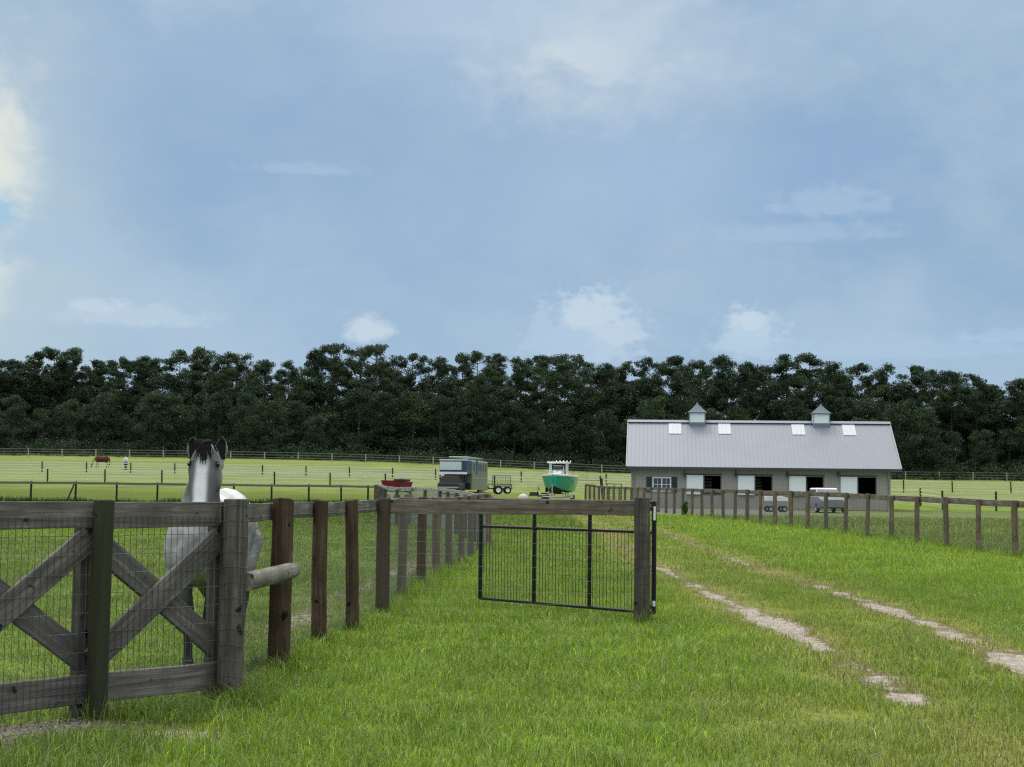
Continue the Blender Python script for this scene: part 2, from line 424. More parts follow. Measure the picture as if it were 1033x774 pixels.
def turf(x, y):
    """base colour of the turf, by field"""
    x = np.asarray(x, float); y = np.asarray(y, float); n = len(x)
    lane = np.array([.114, .160, .025]); pad = np.array([.092, .132, .022]); far = np.array([.148, .185, .050])
    dry = np.array([.20, .165, .065]); fresh = np.array([.138, .200, .018])
    p = fbm(x * .25, y * .18, 50)[:, None]; q = fbm(x * .9, y * .5, 60)[:, None]
    c = lane * (1 - p) + fresh * p
    right = sst(x, 5.5, 9)[:, None] * sst(y, 20, 45)[:, None]
    c = c * (1 - .6 * right) + fresh * 1.12 * .6 * right
    inp = (x < np.interp(y, LY, LX))[:, None] & (y < 46)[:, None]
    c = np.where(inp, pad * (.85 + .4 * p), c)
    xr = 17.04 - .0888 * y
    inr = sst(x - xr, 0, .3)[:, None] * (y < 118)[:, None]
    c = c * (1 - inr) + np.array([.115, .145, .045]) * (.8 + .4 * p) * inr
    f = sst(y + 5 * (p[:, 0] - .5), 124, 148)[:, None] * (1 - inr)
    c = c * (1 - f) + far * (.82 + .4 * q) * f
    mid_ = (sst(y, 46, 60) * (1 - f[:, 0]))[:, None]; c = c * (1 - .35 * mid_ * (x < 3)[:, None])
    # gravel yard in front of the barn
    yard = .8 * (sst(x, 7.8, 9) * (1 - sst(x, 17, 23)) * sst(y, 84, 88) * (1 - sst(y, 112, 113)))[:, None]
    c = c * (1 - yard) + np.array([.13, .13, .12]) * yard
    w = (worn(x, y)[:, None]) * .8 * (y < 80)[:, None]
    c = c * (1 - w) + dry * w
    return c * (.8 + .4 * q)
build_ground()

# ------------------------------------------------------------------ grass
def blades(x, y, h, w, col, lean=.5, seg=2):
    n = len(x); th = rng.uniform(0, 2 * np.pi, n); ph = rng.uniform(0, 2 * np.pi, n)
    z = gz(x, y) - .01
    b = np.column_stack([x, y, z]); t = np.column_stack([np.cos(th), np.sin(th), np.zeros(n)]) * (w / 2)[:, None]
    ln = np.column_stack([np.cos(ph), np.sin(ph), np.zeros(n)]) * (h * rng.uniform(.1, 1, n) * lean)[:, None]
    up = np.zeros((n, 3)); up[:, 2] = h
    if seg == 2:
        v = np.stack([b - t, b + t, b + t * .8 + up * .55 + ln * .3, b - t * .8 + up * .55 + ln * .3, b + up * (1 - .25 * lean) + ln], 1)
        k = 5; idx = np.array([0, 1, 2, 3, 3, 2, 4]); tot = [4, 3]
    else:
        v = np.stack([b - t, b + t, b + up + ln], 1); k = 3; idx = np.array([0, 1, 2]); tot = [3]
    loops = (idx[None, :] + k * np.arange(n)[:, None]).ravel()
    return v.reshape(-1, 3), loops, np.tile(tot, n), np.repeat(col, k, 0)
def sample(n, y0, y1):
    u = rng.random(n); y = np.sqrt(y0 ** 2 + u * (y1 ** 2 - y0 ** 2))
    hw = .345 * y + 1.2; x = rng.uniform(-1, 1, n) * hw; return x, y
def build_grass():
    V = []; L = []; T = []; C = []
    off = 0
    def put(r):
        nonlocal off
        V.append(r[0]); L.append(r[1] + off); T.append(r[2]); C.append(r[3]); off += len(r[0])
    xr = lambda y: 17.04 - .0888 * y
    for y0, y1, dens, w, seg in ((7.6, 13, 2300, .0042, 2), (13, 20, 1350, .0052, 2), (20, 32, 560, .0085, 1), (32, 55, 190, .016, 1), (55, 88, 60, .03, 1)):
        area = .345 * (y1 ** 2 - y0 ** 2) + 2.4 * (y1 - y0); n = int(area * dens)
        x, y = sample(n, y0, y1)
        d = dirt(x, y); wn = worn(x, y); cl = fbm(x * 2.2, y * 2.2, 70); c2 = fbm(x * .5, y * .4, 75)
        keep = rng.random(n) > np.clip(d * 1.5 - .2, 0, .90); keep &= rng.random(n) > wn * .45
        yard = (x > 7.8) & (y > 84); keep &= ~yard
        x, y, d, wn, cl, c2 = [a[keep] for a in (x, y, d, wn, cl, c2)]; n = len(x)
        h = .035 + .21 * np.clip(cl - .2, 0, 1) * (.6 + .9 * c2) * rng.uniform(.35, 1.4, n)
        h *= 1 - .55 * wn; h *= 1 - .55 * d
        pad = (x < np.interp(y, np.r_[9.6, LY], np.r_[-3.6, LX]) - .08) & (y < 46)
        front = ((x - FA[0]) * .78 - (y - FA[1]) * .62) < 0      # behind the crossbuck line
        pad &= front | (y > 11.6)
        h[pad] *= .62
        nf = np.abs(x - lane_x(y)) < .22; nf &= (y > 11.3) & (y < 44)
        h[nf] *= 1.75
        nr = np.abs(x - xr(y)) < .3; h[nr & (y > 30)] *= 1.7
        h[(x > xr(y) + .3) & (y < 118)] *= 1.35
        c = turf(x, y) * np.exp(rng.normal(0, .42 if y1 < 25 else .30, n))[:, None]
        br = rng.random(n); c[br < .07] = np.array([.20, .17, .075]) * rng.uniform(.7, 1.2, ((br < .07).sum(), 1))
        cool = ((br > .86))[:, None]; c = np.where(cool, c * np.array([.85, 1.05, 2.6]), c)
        pale = (rng.random(n) < .05)[:, None]; c = np.where(pale, np.array([.30, .34, .16]) * rng.uniform(.7, 1.2, (n, 1)), c)
        c = c * np.array([1.03, 1.06, .9]) * 1.2
        put(blades(x, y, h, w * rng.uniform(.7, 1.6, n) * 1.12, c, .85, seg))
    # uncut grass round the feet of the posts
    for (x0, y0) in LANEP[:10] + [(FB[0] + .1, FB[1] - .12), (gP[0], gP[1])] + [q for q in rp[:14]]:
        m = 120 if y0 < 25 else 60; x = x0 + rng.normal(0, .13, m); y = y0 + rng.normal(-.04, .12, m)
        put(blades(x, y, rng.uniform(.08, .30, m), rng.uniform(.005, .009, m) * (1 if y0 < 25 else 2), turf(x, y) * rng.uniform(.55, 1.4, m)[:, None], .7, 2))
    # coarse tufts of long arching blades
    for i in range(420):
        y0 = math.sqrt(random.uniform(8 ** 2, 26 ** 2)); x0 = random.uniform(-1, 1) * (.34 * y0 + .6)
        if dirt(np.array([x0]), np.array([y0]))[0] > .3 or worn(np.array([x0]), np.array([y0]))[0] > .45: continue
        if x0 < np.interp(y0, LY, LX) and y0 > 11: continue
        m = random.randint(25, 60); r = random.uniform(.05, .16)
        x = x0 + rng.normal(0, r, m); y = y0 + rng.normal(0, r, m)
        put(blades(x, y, rng.uniform(.09, .19, m), rng.uniform(.004, .008, m), turf(x, y) * rng.uniform(.9, 1.5, m)[:, None] * np.array([1.0, 1.1, 1.2]), 1.0, 2))
    # big tuft at the foot of the crossbuck fence
    for (x0, y0, r, m, hh) in ((-2.36, 10.75, .16, 700, .20), (-2.62, 10.62, .12, 350, .15), (-2.15, 11.1, .2, 600, .17), (-1.95, 11.45, .15, 400, .2)):
        x = x0 + rng.normal(0, r, m); y = y0 + rng.normal(0, r * .7, m)
        put(blades(x, y, rng.uniform(.4, 1.1, m) * hh, rng.uniform(.004, .008, m), turf(x, y) * rng.uniform(.8, 1.5, m)[:, None] * np.array([1.05, 1.15, 1.2]), 1.0, 2))
    # brown seed stalks
    n = 900; x, y = sample(n, 9, 34); kp = (dirt(x, y) < .2) & (worn(x, y) < .4) & (x > np.interp(y, LY, LX) + .1) & (fbm(x * .5, y * .4, 90) > .46); x = x[kp]; y = y[kp]; n = len(x)
    put(blades(x, y, rng.uniform(.16, .34, n), np.full(n, .0045), np.tile([.10, .065, .035], (n, 1)) * rng.uniform(.6, 1.5, (n, 1)), .35, 2))
    # long dark grass along the cross fence of the paddocks
    for a, b, m in MIDSEG:
        u = rng.random(m); x = a[0] + (b[0] - a[0]) * u + rng.normal(0, .25, m); y = a[1] + (b[1] - a[1]) * u + rng.normal(0, .35, m)
        put(blades(x, y, rng.uniform(.12, .46, m) * (.5 + 1.0 * fbm(x * .8, y * .8, 99)), np.full(m, .05), np.tile([.03, .048, .012], (m, 1)) * rng.uniform(.6, 1.5, (m, 1)), .5, 1))
    V = np.concatenate(V); L = np.concatenate(L); T = np.concatenate(T); C = np.concatenate(C)
    me = bpy.data.meshes.new('grass'); me.vertices.add(len(V)); me.vertices.foreach_set('co', V.ravel().astype(np.float32))
    me.loops.add(len(L)); me.loops.foreach_set('vertex_index', L.astype(np.int32)); me.polygons.add(len(T))
    me.polygons.foreach_set('loop_start', (np.cumsum(T) - T).astype(np.int32)); me.update()
    a = me.attributes.new('tint', 'FLOAT_COLOR', 'POINT'); a.data.foreach_set('color', np.column_stack([C, np.ones(len(C))]).ravel().astype(np.float32))
    t = NT('grass_blade', .42, .5); at1 = t.node('ShaderNodeAttribute', attribute_name='tint'); t.col(at1.outputs['Color'])
    tr = t.node('ShaderNodeBsdfTranslucent'); t.l(t.mix(1.0, at1.outputs['Color'], (1.25, 1.35, .7), 'MULTIPLY'), tr.inputs['Color'])
    ms = t.node('ShaderNodeMixShader'); ms.inputs[0].default_value = .38; t.l(t.b.outputs[0], ms.inputs[1]); t.l(tr.outputs[0], ms.inputs[2]); t.l(ms.outputs[0], t.out.inputs[0])
    me.materials.append(t.m)
    o = obj('grass', me); meta(o, 'green grass growing over the lane and the paddocks', 'grass', kind='stuff')
    print('grass verts', len(V))
# paddock cross fence: from the lane fence going away, then turning left (px, distance)
MIDPX = [(494.5, 42.2), (480, 45.5), (462, 50), (445, 54.5), (430, 57.5), (415, 60), (402, 58), (390, 60), (384, 76), (380, 97)]
MIDL = [(373, 98.5), (346, 97.5), (313.5, 96.5), (276, 95), (238, 93.5), (200, 92), (161, 91), (120, 90), (79, 89), (34, 88), (-12, 87), (-58, 86), (-104, 85)]
def gp(p, y): return ((p - CX) * y / F, y)
MIDSEG = []
for a, b in zip(MIDL[:-1], MIDL[1:]): MIDSEG.append((gp(*a), gp(*b), 900))
# ------------------------------------------------------------------ fence parts
def post_mesh(r, h, n=16, seed=0, cut=0.0, rough=.05):
    rn = random.Random(seed); mb = MB(); rings = []
    hs = [-.25, 0, .12, .3, .55, .8, 1.0, 1.2, h - .05, h - .008, h]
    hs = [z for z in hs if z <= h - .04 or z >= h - .05 - 1e-6]
    ph = [rn.uniform(0, 6.28) for _ in range(4)]
    for j, z in enumerate(hs):
        ring = []
        for k in range(n):
            t = 2 * math.pi * k / n
            rr = r * (1 + rough * (math.sin(2 * t + ph[0]) * .6 + math.sin(3 * t + ph[1] + z) * .5 + .5 * math.sin(5 * t + ph[2] + 3 * z)) * .6) * (1.05 - .06 * z / h)
            if z == h: rr -= .008
            zz = z + (cut * math.cos(t) * r if z > h - .1 else 0)
            ring.append((rr * math.cos(t) + .012 * math.sin(z * 2 + ph[3]) * (z > 0), rr * math.sin(t), zz))
        rings.append(ring)
    mb.loft(rings); return mb
def add_post(par, x, y, r, h, mat, seed=0, lean=(0, 0), name='post', z=None, cut=0.0, n=16):
    z = G(x, y) if z is None else z
    o = post_mesh(r, h, n, seed, cut).build(name, mat, par, smooth=True)
    o.location = Vector((x, y, z)) - par.location; o.rotation_euler = (lean[1], lean[0], random.Random(seed).uniform(0, 6)); return o
def align(p0, p1, up=Vector((0, 0, 1))):
    d = (p1 - p0).normalized(); yv = up.cross(d).normalized(); zv = d.cross(yv)
    m = Matrix((d, yv, zv)).transposed().to_4x4(); m.translation = p0; return m
def board_mesh(L, w, th, seed=0):
    rn = random.Random(seed); mb = MB(); rings = []; n = max(3, int(L / .3))
    a, b = rn.uniform(-1, 1), rn.uniform(-1, 1)
    for i in range(n + 1):
        x = L * i / n; s = .006 * math.sin(x * 1.7 + a * 3); bow = .006 * math.sin(x * 1.1 + b * 3)
        hw = w / 2 + .002 * math.sin(x * 5 + a); e = .005
        rings.append([(x, -th / 2 + bow, -hw + s + e), (x, -th / 2 + e + bow, -hw + s), (x, th / 2 - e + bow, -hw + s), (x, th / 2 + bow, -hw + s + e),
                      (x, th / 2 + bow, hw + s - e), (x, th / 2 - e + bow, hw + s), (x, -th / 2 + e + bow, hw + s), (x, -th / 2 + bow, hw + s - e)])
    mb.loft(rings); return mb
def add_board(par, p0, p1, w, th, mat, seed=0, name='board'):
    p0 = Vector(p0); p1 = Vector(p1)
    o = board_mesh((p1 - p0).length, w, th, seed).build(name, mat, par)
    m = align(p0 - par.location, p1 - par.location); o.matrix_local = m; return o
def wire_span(par, p0, p1, zb, zt, vs, hs, mat, r=.0013, rv=None, sag=0, name='wire_mesh', seed=0, n=3, hz=None):
    """woven wire from p0 to p1 (x, y), following the ground"""
    rv = rv or r
    mb = MB(); rn = random.Random(seed); a = Vector((*p0, 0)); b = Vector((*p1, 0)); L = (b - a).length; m = max(1, round(L / vs))
    za, zb2 = G(*p0), G(*p1)
    def P(t, z): q = a.lerp(b, t); return Vector((q.x, q.y, za + (zb2 - za) * t + z)) - par.location
    zs = []; z = zb
    while z <= zt + 1e-4: zs.append(z); z += hs
    for z in zs:
        k = 6 if sag else 1
        pts = [P(i / k, z + (sag * rn.uniform(-1, 1) if 0 < i < k else 0)) for i in range(k + 1)]
        mb.tube(pts, r, n, caps=False)
    for i in range(m + 1):
        t = i / m; mb.tube([P(t + rn.uniform(-1, 1) * sag * .15, zb), P(t + rn.uniform(-1, 1) * sag * .15, (zb + zt) / 2), P(t, zs[-1])], rv, n, caps=False)
    return mb.build(name, mat, par, fix=False)

# 1 --- crossbuck corner fence, running from lower left to the first lane post
fA, fB, fC = [Vector((p[0], p[1], 0)) for p in (FA, FB, FC)]
ud = (fC - fA).normalized(); nn = Vector((-ud.y, ud.x, 0))            # nn points into the paddock
cb = thing('crossbuck_fence', 'grey board fence with crossed diagonal planks and wire mesh at the lower left', 'fence', (fB.x, fB.y, 0))
add_post(cb, fB.x, fB.y, .070, 1.50, MT['post_old'], 3, (R(.4), 0))
add_post(cb, fA.x, fA.y, .09, 1.50, MT['post_grey'], 4)
def off(p, k, al=0): q = p + nn * k + ud * al; return q.x, q.y
for p, s in ((fA, 5), (fB, 6), (fC, 7)):
    x, y = off(p, .192, -.01)
    b = MB(); b.box((0, 0, .62), (.10, .10, 1.56)); o = b.build('backing_post', MT['post_grey'], cb, bevel=.006)
    o.location = Vector((x, y, 0)) - cb.location; o.rotation_euler = (0, 0, math.atan2(ud.y, ud.x))
fZ = fA - ud * 1.25
def b3(p, k, z, al=0): q = p + nn * k + ud * al; return (q.x, q.y, z)
for i, (p, q) in enumerate(((fZ, fA), (fA, fB), (fB, fC))):
    g1 = .007
    add_board(cb, b3(p, .118, 1.405, g1), b3(q, .118, 1.405, -g1), .185, .04, MT['board'], 10 + i, 'top_board')
    add_board(cb, b3(p, .118, .215, g1), b3(q, .118, .215, -g1), .20, .04, MT['board'], 20 + i, 'bottom_board')
    add_board(cb, b3(p, .124, .40, .02), b3(q, .124, 1.25, -.02), .185, .036, MT['board'], 30 + i, 'diagonal_board')
    add_board(cb, b3(p, .170, 1.25, .02), b3(q, .170, .42, -.02), .185, .036, MT['board'], 40 + i, 'diagonal_board')
for i, (p, q) in enumerate(((fZ, fA), (fA, fB), (fB, fC))):
    wire_span(cb, b3(p, .094, 0)[:2], b3(q, .094, 0)[:2], .06, 1.46, .052, .132, MT['wire'], .0022, .0024, .006, seed=i)

# 2 --- lane fence on the left
lf = thing('lane_fence', 'brown round post fence with one top board and wire mesh left of the lane', 'fence', (LANEP[4][0], LANEP[4][1], 0))
rad = [.097, .098, .076, .074, .086, .066, .075, .075, .07, .07, .07, .07, .075]
mats = ['post_grey', 'post_brown', 'post_brown', 'post_brown', 'post_brown', 'post_far', 'post_brown'] + ['post_far'] * 6
leans = [0.3, 1.2, -.2, .9, .3, 0, .4, -.3, .2, .4, 0, .3, 0]
for i, (x, y) in enumerate(LANEP):
    add_post(lf, x, y, rad[i], 1.51 - .004 * i, MT[mats[i]], 50 + i, (R(leans[i]), 0), cut=(.0, -.14, -.1, -.12, .1)[i] if i < 5 else 0)
for i in range(len(LANEP) - 1):
    a, b = LANEP[i], LANEP[i + 1]; k = -(rad[i] + .02 + .004)
    if i == 0: k = -.13
    add_board(lf, (a[0] + k, a[1] + .006, G(*a) + 1.40), (b[0] - (rad[i + 1] + .024), b[1] - .006, G(*b) + 1.395), .155, .038, MT['board'], 70 + i, 'top_board')
    wire_span(lf, (a[0] + k + .026, a[1]), (b[0] - rad[i + 1] + .003, b[1]), .06, 1.40, .05, .1, MT['wire'], .0026, .0014, .003 if i < 4 else 0, seed=90 + i)
# the mesh also wraps the corner post
mb = MB()
for z in np.arange(.1, 1.5, .115):
    ring = [(.103 * math.cos(t) + fC.x - lf.location.x, .103 * math.sin(t) + fC.y - lf.location.y, z + .006 * math.sin(3 * t)) for t in np.linspace(R(150), R(370), 14)]
    mb.tube(ring, .0016, 3, caps=False)
mb.build('wire_wrap', MT['wire'], lf, fix=False)
# peeled log brace between the corner post and the second post
mb = MB(); p0 = Vector(at(243, 587, 11.62)); p1 = Vector(at(291, 576, 13.62)); L = (p1 - p0).length + .12
pts = [(x, .004 * math.sin(x * 3), 0) for x in np.linspace(-.02, L, 9)]
mb.tube(pts, [.070, .073, .074, .073, .075, .074, .075, .074, .066], 16)
p0b = p0 + Vector((.045, 0, 0)); p1b = p1 + Vector((.02, 0, 0))
o = mb.build('brace_log', MT['log'], lf, smooth=True); o.matrix_local = align(p0b - lf.location, p1b - lf.location)
mb = MB(); q0 = Vector(at(298.5, 548, 13.75)) - lf.location; q1 = Vector(at(288, 578, 13.55)) - lf.location; q2 = Vector(at(278, 592, 12.9)) - lf.location
mb.tube([q0, q1, q2], .0022, 4); mb.build('brace_wire', MT['wire'], lf, fix=False)

# 3 --- cross fence from the lane fence to the gate post
cP = (LANEP[4][0], 20.0); gP = at(648.5, 500, 19.0); gP = (gP.x, 19.0)
cf = thing('gateway_fence', 'single wide board on wire mesh ending at the thick grey post beside the gate', 'fence', (gP[0], gP[1], 0))
add_post(cf, gP[0] - .015, gP[1], .098, 1.54, MT['post_grey'], 120, (R(-.5), 0))
add_board(cf, (cP[0] + .09, cP[1] - .02, 1.405), (gP[0] - .095, gP[1] + .02, 1.425), .185, .042, MT['board_brown'], 121, 'top_board')
wire_span(cf, (cP[0] + .09, cP[1] - .06), (gP[0] - .1, gP[1] - .06), .05, 1.31, .1, .15, MT['wire'], .0012, .0018, .003, seed=4)
mb = MB()
for z in np.arange(.08, 1.5, .105):
    ring = [(.108 * math.cos(t), .108 * math.sin(t), z + .006 * math.sin(3 * t)) for t in np.linspace(R(170), R(380), 14)]
    mb.tube(ring, .0013, 3, caps=False)
for t in np.linspace(R(200), R(345), 5): mb.tube([(.107 * math.cos(t), .107 * math.sin(t), .05), (.107 * math.cos(t), .107 * math.sin(t), 1.5)], .0013, 3, caps=False)
mb.build('wire_wrap', MT['wire_dark'], cf, fix=False)

# 4 --- black pipe gate standing open behind it
gl = Vector((-.41, 21.6, 0)); gr = Vector((1.80, 19.3, 0)); gd = (gr - gl).normalized()
pg = thing('pipe_gate', 'black pipe gate filled with wire mesh, standing open behind the board', 'gate', gr)
def gpt(t, z): return gl.lerp(gr, t) + Vector((0, 0, z)) - pg.location
mb = MB(); tr = .021
mb.tube([gpt(0, .12), gpt(0, 1.5)], .030, 10); mb.tube([gpt(1, .12), gpt(1, 1.5)], .030, 10)
mb.tube([gpt(0, 1.5), gpt(1, 1.5)], tr, 10); mb.tube([gpt(0, .125), gpt(1, .125)], tr, 10); 
mb.build('frame', MT['black_tube'], pg, smooth=True)
mb = MB(); mb.tube([gpt(.008, 1.125), gpt(.992, 1.125)], tr, 10); mb.build('middle_rail', MT['black_tube'], pg, smooth=True)
for t in (1 / 3, .655):
    mb = MB(); mb.tube([gpt(t, .14), gpt(t, 1.48)], .026, 10); mb.build('upright', MT['black_tube'], pg, smooth=True)
mb = MB()
for i in range(1, 52): mb.tube([gpt(i / 52, .13), gpt(i / 52, 1.12)], .0040, 4, caps=False)
for z in (.32, .52, .72, .92): mb.tube([gpt(.01, z), gpt(.99, z)], .0022, 4, caps=False)
mb.build('wire_mesh', MT['wire_dark'], pg, fix=False)
mb = MB(); mb.box(gpt(1, 1.36) + Vector((0, -.03, 0)), (.03, .035, .17)); mb.build('latch_strap', MT['white'], pg, bevel=.004)
mb = MB(); mb.box(gpt(1, .24) + Vector((.0, -.03, 0)), (.035, .03, .07)); mb.build('latch_strap', MT['white'], pg, bevel=.004)
for z in (.2, 1.42):
    mb = MB(); mb.box(gpt(1, z) + Vector((-.05, -.06, 0)), (.14, .03, .045), Matrix.Rotation(R(40), 3, 'Z')); mb.build('hinge', MT['black_tube'], pg, bevel=.003)

# 5 --- long fence on the right of the lane
rp = []
y = 38.56
for i in range(36): rp.append((17.04 - .0888 * y, y)); y += 2.44
rf = thing('paddock_fence', 'long brown post and top board fence with wire mesh on the right of the lane', 'fence', (rp[10][0], rp[10][1], 0))
mrf = random.Random(5)
for i, (x, y) in enumerate(rp):
    add_post(rf, x, y, mrf.uniform(.070, .088) if i < 14 else .08, 1.47 + mrf.uniform(-.02, .03), MT['post_far'], 200 + i, (R(mrf.uniform(-.8, .8)), 0), n=12)
for i in range(len(rp) - 1):
    a, b = rp[i], rp[i + 1]
    add_board(rf, (a[0] + .11, a[1] + .005, G(*a) + 1.385), (b[0] + .11, b[1] - .005, G(*b) + 1.385), .175, .038, MT['board_brown'], 240 + i, 'top_board')
    wire_span(rf, (a[0] + .086, a[1]), (b[0] + .086, b[1]), .06, 1.38, .05 if i > 5 else .075, .1, MT['wire'], .0015, .0014, seed=300 + i)
# 5b --- the closer post on the right edge is post 0; one span runs out of frame
add_board(rf, (17.04 - .0888 * 36.12 + .11, 36.12, 1.41), (rp[0][0] + .11, rp[0][1] - .005, G(*rp[0]) + 1.385), .175, .038, MT['board_brown'], 239, 'top_board')
add_post(rf, 17.04 - .0888 * 36.12, 36.12, .08, 1.49, MT['post_far'], 199, n=12)
wire_span(rf, (17.04 - .0888 * 36.12 + .086, 36.12), (rp[0][0] + .086, rp[0][1]), .06, 1.38, .075, .1, MT['wire_dark'], .0013, .0012, seed=299)

# 6 --- paddock fence that leaves the lane fence, climbs away and turns left
mp = [gp(*q) for q in MIDPX]
gf = thing('mesh_fence', 'grey topped wire mesh fence seen end on, in front of the red wagon', 'fence', (mp[5][0], mp[5][1], 0))
pts2 = [mp[0]]
for a, b in zip(mp[:-1], mp[1:]):
    a = Vector(a); b = Vector(b); k = max(1, round((b - a).length / 2.44))
    for j in range(1, k + 1): pts2.append(tuple(a.lerp(b, j / k)))
for i, (x, y) in enumerate(pts2):
    if i: add_post(gf, x, y, .062, 1.36, MT['post_grey'], 400 + i, n=8)
for i in range(len(pts2) - 1):
    a, b = pts2[i], pts2[i + 1]
    add_board(gf, (a[0] + .10, a[1] + .01, G(*a) + 1.36), (b[0] + .10, b[1] - .01, G(*b) + 1.36), .16, .036, MT['pale_board'], 430 + i, 'top_board')
    wire_span(gf, (a[0] + .072, a[1]), (b[0] + .072, b[1]), .06, 1.30, .05, .1, MT['wire_light'], .0035, .0034, seed=460 + i)
mf = thing('rail_fence', 'low grey top rail on thin dark posts beyond the left paddock', 'fence', (gp(*MIDL[4])[0], MIDL[4][1], 0))
ml = [mp[-1]] + [gp(*q) for q in MIDL]
for i, (x, y) in enumerate(ml[1:]): add_post(mf, x, y, .06, 1.32, MT['post_dark'], 500 + i, n=8, z=G(x, y))
for i in range(len(ml) - 1):
    a, b = ml[i], ml[i + 1]
    add_board(mf, (a[0], a[1] - .08, G(*a) + 1.22), (b[0], b[1] - .08, G(*b) + 1.22), .14, .035, MT['rail_grey'], 520 + i, 'top_board')
    wire_span(mf, (a[0], a[1] - .06), (b[0], b[1] - .06), .1, 1.1, .3, .3, MT['wire_dark'], .002, .0015, seed=540 + i)
# leaning brace beside one post
x, y = gp(76, 88.9); mb = MB(); z = G(x, y)
mb.tube([Vector((x - .35, y - .15, z)) - mf.location, Vector((x + .1, y - .12, z + 1.15)) - mf.location], .045, 8); mb.build('brace', MT['post_dark'], mf)

# 7 --- four rail field fences further off
def field_fence(name, label, pts, h, rails, mat_r, mat_p, rw=.085, pr=.07, group=None):
    c = pts[len(pts) // 2]; f = thing(name, label, 'fence', (c[0], c[1], G(*c)), group=group)
    pm = post_mesh(pr, h, 8, 1).mesh('post', mat_p, True)
    for (x, y) in pts: obj('post', pm, f, Matrix.Translation(Vector((x, y, G(x, y))) - f.location))
    for a, b in zip(pts[:-1], pts[1:]):
        for z in rails:
            p0 = Vector((a[0], a[1] + pr + .025, G(*a) + z)) - f.location; p1 = Vector((b[0], b[1] + pr + .025, G(*b) + z)) - f.location
            mb = MB(); L = (p1 - p0).length; mb.box((L / 2, 0, 0), (L - .004, .035, rw)); mb.build('rail', mat_r, f).matrix_local = align(p0, p1)
    return f
RL = (.38, .70, 1.02, 1.33); RS = (.32, .62, .92, 1.20)
def line(pa, ya, pb, yb, n): 
    a = Vector(gp(pa, ya)); b = Vector(gp(pb, yb)); return [tuple(a.lerp(b, i / (n - 1))) for i in range(n)]
field_fence('four_rail_fence', 'pale four rail fence crossing the field behind the low rail fence', line(-126, 146, 662, 154, 15), 1.28, RS, MT['rail'], MT['post_dark'])
field_fence('four_rail_fence', 'farther of the two pale four rail fences, passing just below the grazing horses', line(-91, 178, 655, 184, 18), 1.28, RS, MT['rail'], MT['post_dark'], .10)
field_fence('four_rail_fence', 'pale four rail field fence to the right of the barn', [gp(897, 128), gp(929, 130), gp(951, 118), gp(1005, 117), gp(1060, 116), gp(1115, 115)], 1.5, RL, MT['rail'], MT['post_dark'], .07, .075)
field_fence('four_rail_fence', 'rear four rail fence in the pale field right of the barn', [gp(p, 175) for p in (880, 912, 961, 1020, 1078)], 1.42, RL, MT['rail'], MT['post_dark'], .08, .07)
# 8 --- fence along the foot of the wood
tp = [gp(p, 262 + .01 * p) for p in range(-140, 1200, 34)]
field_fence('wood_edge_fence', 'grey rail fence with pale posts along the foot of the wood', tp, 1.45, (.5, .95, 1.38), MT['rail_grey'], MT['post_pale'], .11, .10)

# 9 --- two steel gates in the field right of the boat
def hurdle(px0, px1, Y, h, label, n=2):
    a = at(px0, 490, Y); b = at(px1, 490, Y); z = G((a.x + b.x) / 2, Y); t = thing('field_gate', label, 'gate', ((a.x + b.x) / 2, Y, z)); w = (b.x - a.x) / 2
    mb = MB(); mb.tube([(-w, 0, .1), (-w, 0, h)], .035, 6); mb.tube([(w, 0, .1), (w, 0, h)], .035, 6); mb.tube([(-w, 0, h), (w, 0, h)], .03, 6); mb.tube([(-w, 0, .12), (w, 0, .12)], .03, 6); mb.build('frame', MT['post_dark'], t)
    mb = MB()
    for i in range(1, 5): mb.tube([(-w, 0, .12 + (h - .12) * i / 5), (w, 0, .12 + (h - .12) * i / 5)], .014, 4)
    mb.build('rails', MT['rail_grey'], t)
    for i in range(1, n): mb = MB(); x = -w + 2 * w * i / n; mb.tube([(x, 0, .1), (x, 0, h)], .03, 6); mb.build('upright', MT['post_dark'], t)
hurdle(578, 606, 200, 1.55, 'wide dark steel gate in the far field fence between boat and barn')
hurdle(612.5, 627, 128, 1.45, 'small dark steel gate just left of the barn wall')
x, y = gp(609.8, 127); pl = thing('slanted_post', 'dark post leaning beside the small steel gate left of the barn', 'post', (x, y, G(x, y)))
post_mesh(.07, 2.1, 8, 3).build('stake', MT['post_dark'], pl, smooth=True).rotation_euler = (0, R(-8), 0)
# ------------------------------------------------------------------ barn
def metal_mat(name, c, axis, pitch, rough=.4, metal=.35):
    t = NT(name, rough, .5, metal); v = t.coord('Object')
    n = t.noise(t.coord('Object', (.6, .6, .6)), 1, 5, .6); n2 = t.noise(t.coord('Object', (8 if axis == 0 else .7, .7, .7)), 1, 5, .6)
    cc = t.mix(n, tuple(x * .86 for x in c), tuple(x * 1.1 for x in c)); cc = t.mix(t.math('MULTIPLY', n2, .35), cc, tuple(x * .7 for x in c)); t.col(cc); return t.m
MT['roof'] = metal_mat('barn_roof_metal', (.17, .195, .235), 0, .3, .45, .1)
MT['siding'] = metal_mat('barn_siding', (.345, .325, .280), 0, .3, .6, 0)
MT['cupcap'] = plain('cupola_cap_metal', (.09, .115, .15), .5, .4, .1, .08)
MT['trim'] = plain('pale_trim', (.30, .31, .32), .5, .4, 0, .06)
MT['darktrim'] = plain('dark_gutter', (.05, .055, .06), .5, .4, 0, .1)
MT['skylight'] = plain('skylight_panel', (.40, .43, .455), .35, .5, 0, .04)
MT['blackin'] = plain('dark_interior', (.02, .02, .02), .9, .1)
MT['shutter'] = plain('shutter_green', (.028, .045, .045), .6)
MT['glassd'] = plain('window_glass', (.05, .07, .08), .08, .6, 0, .2)
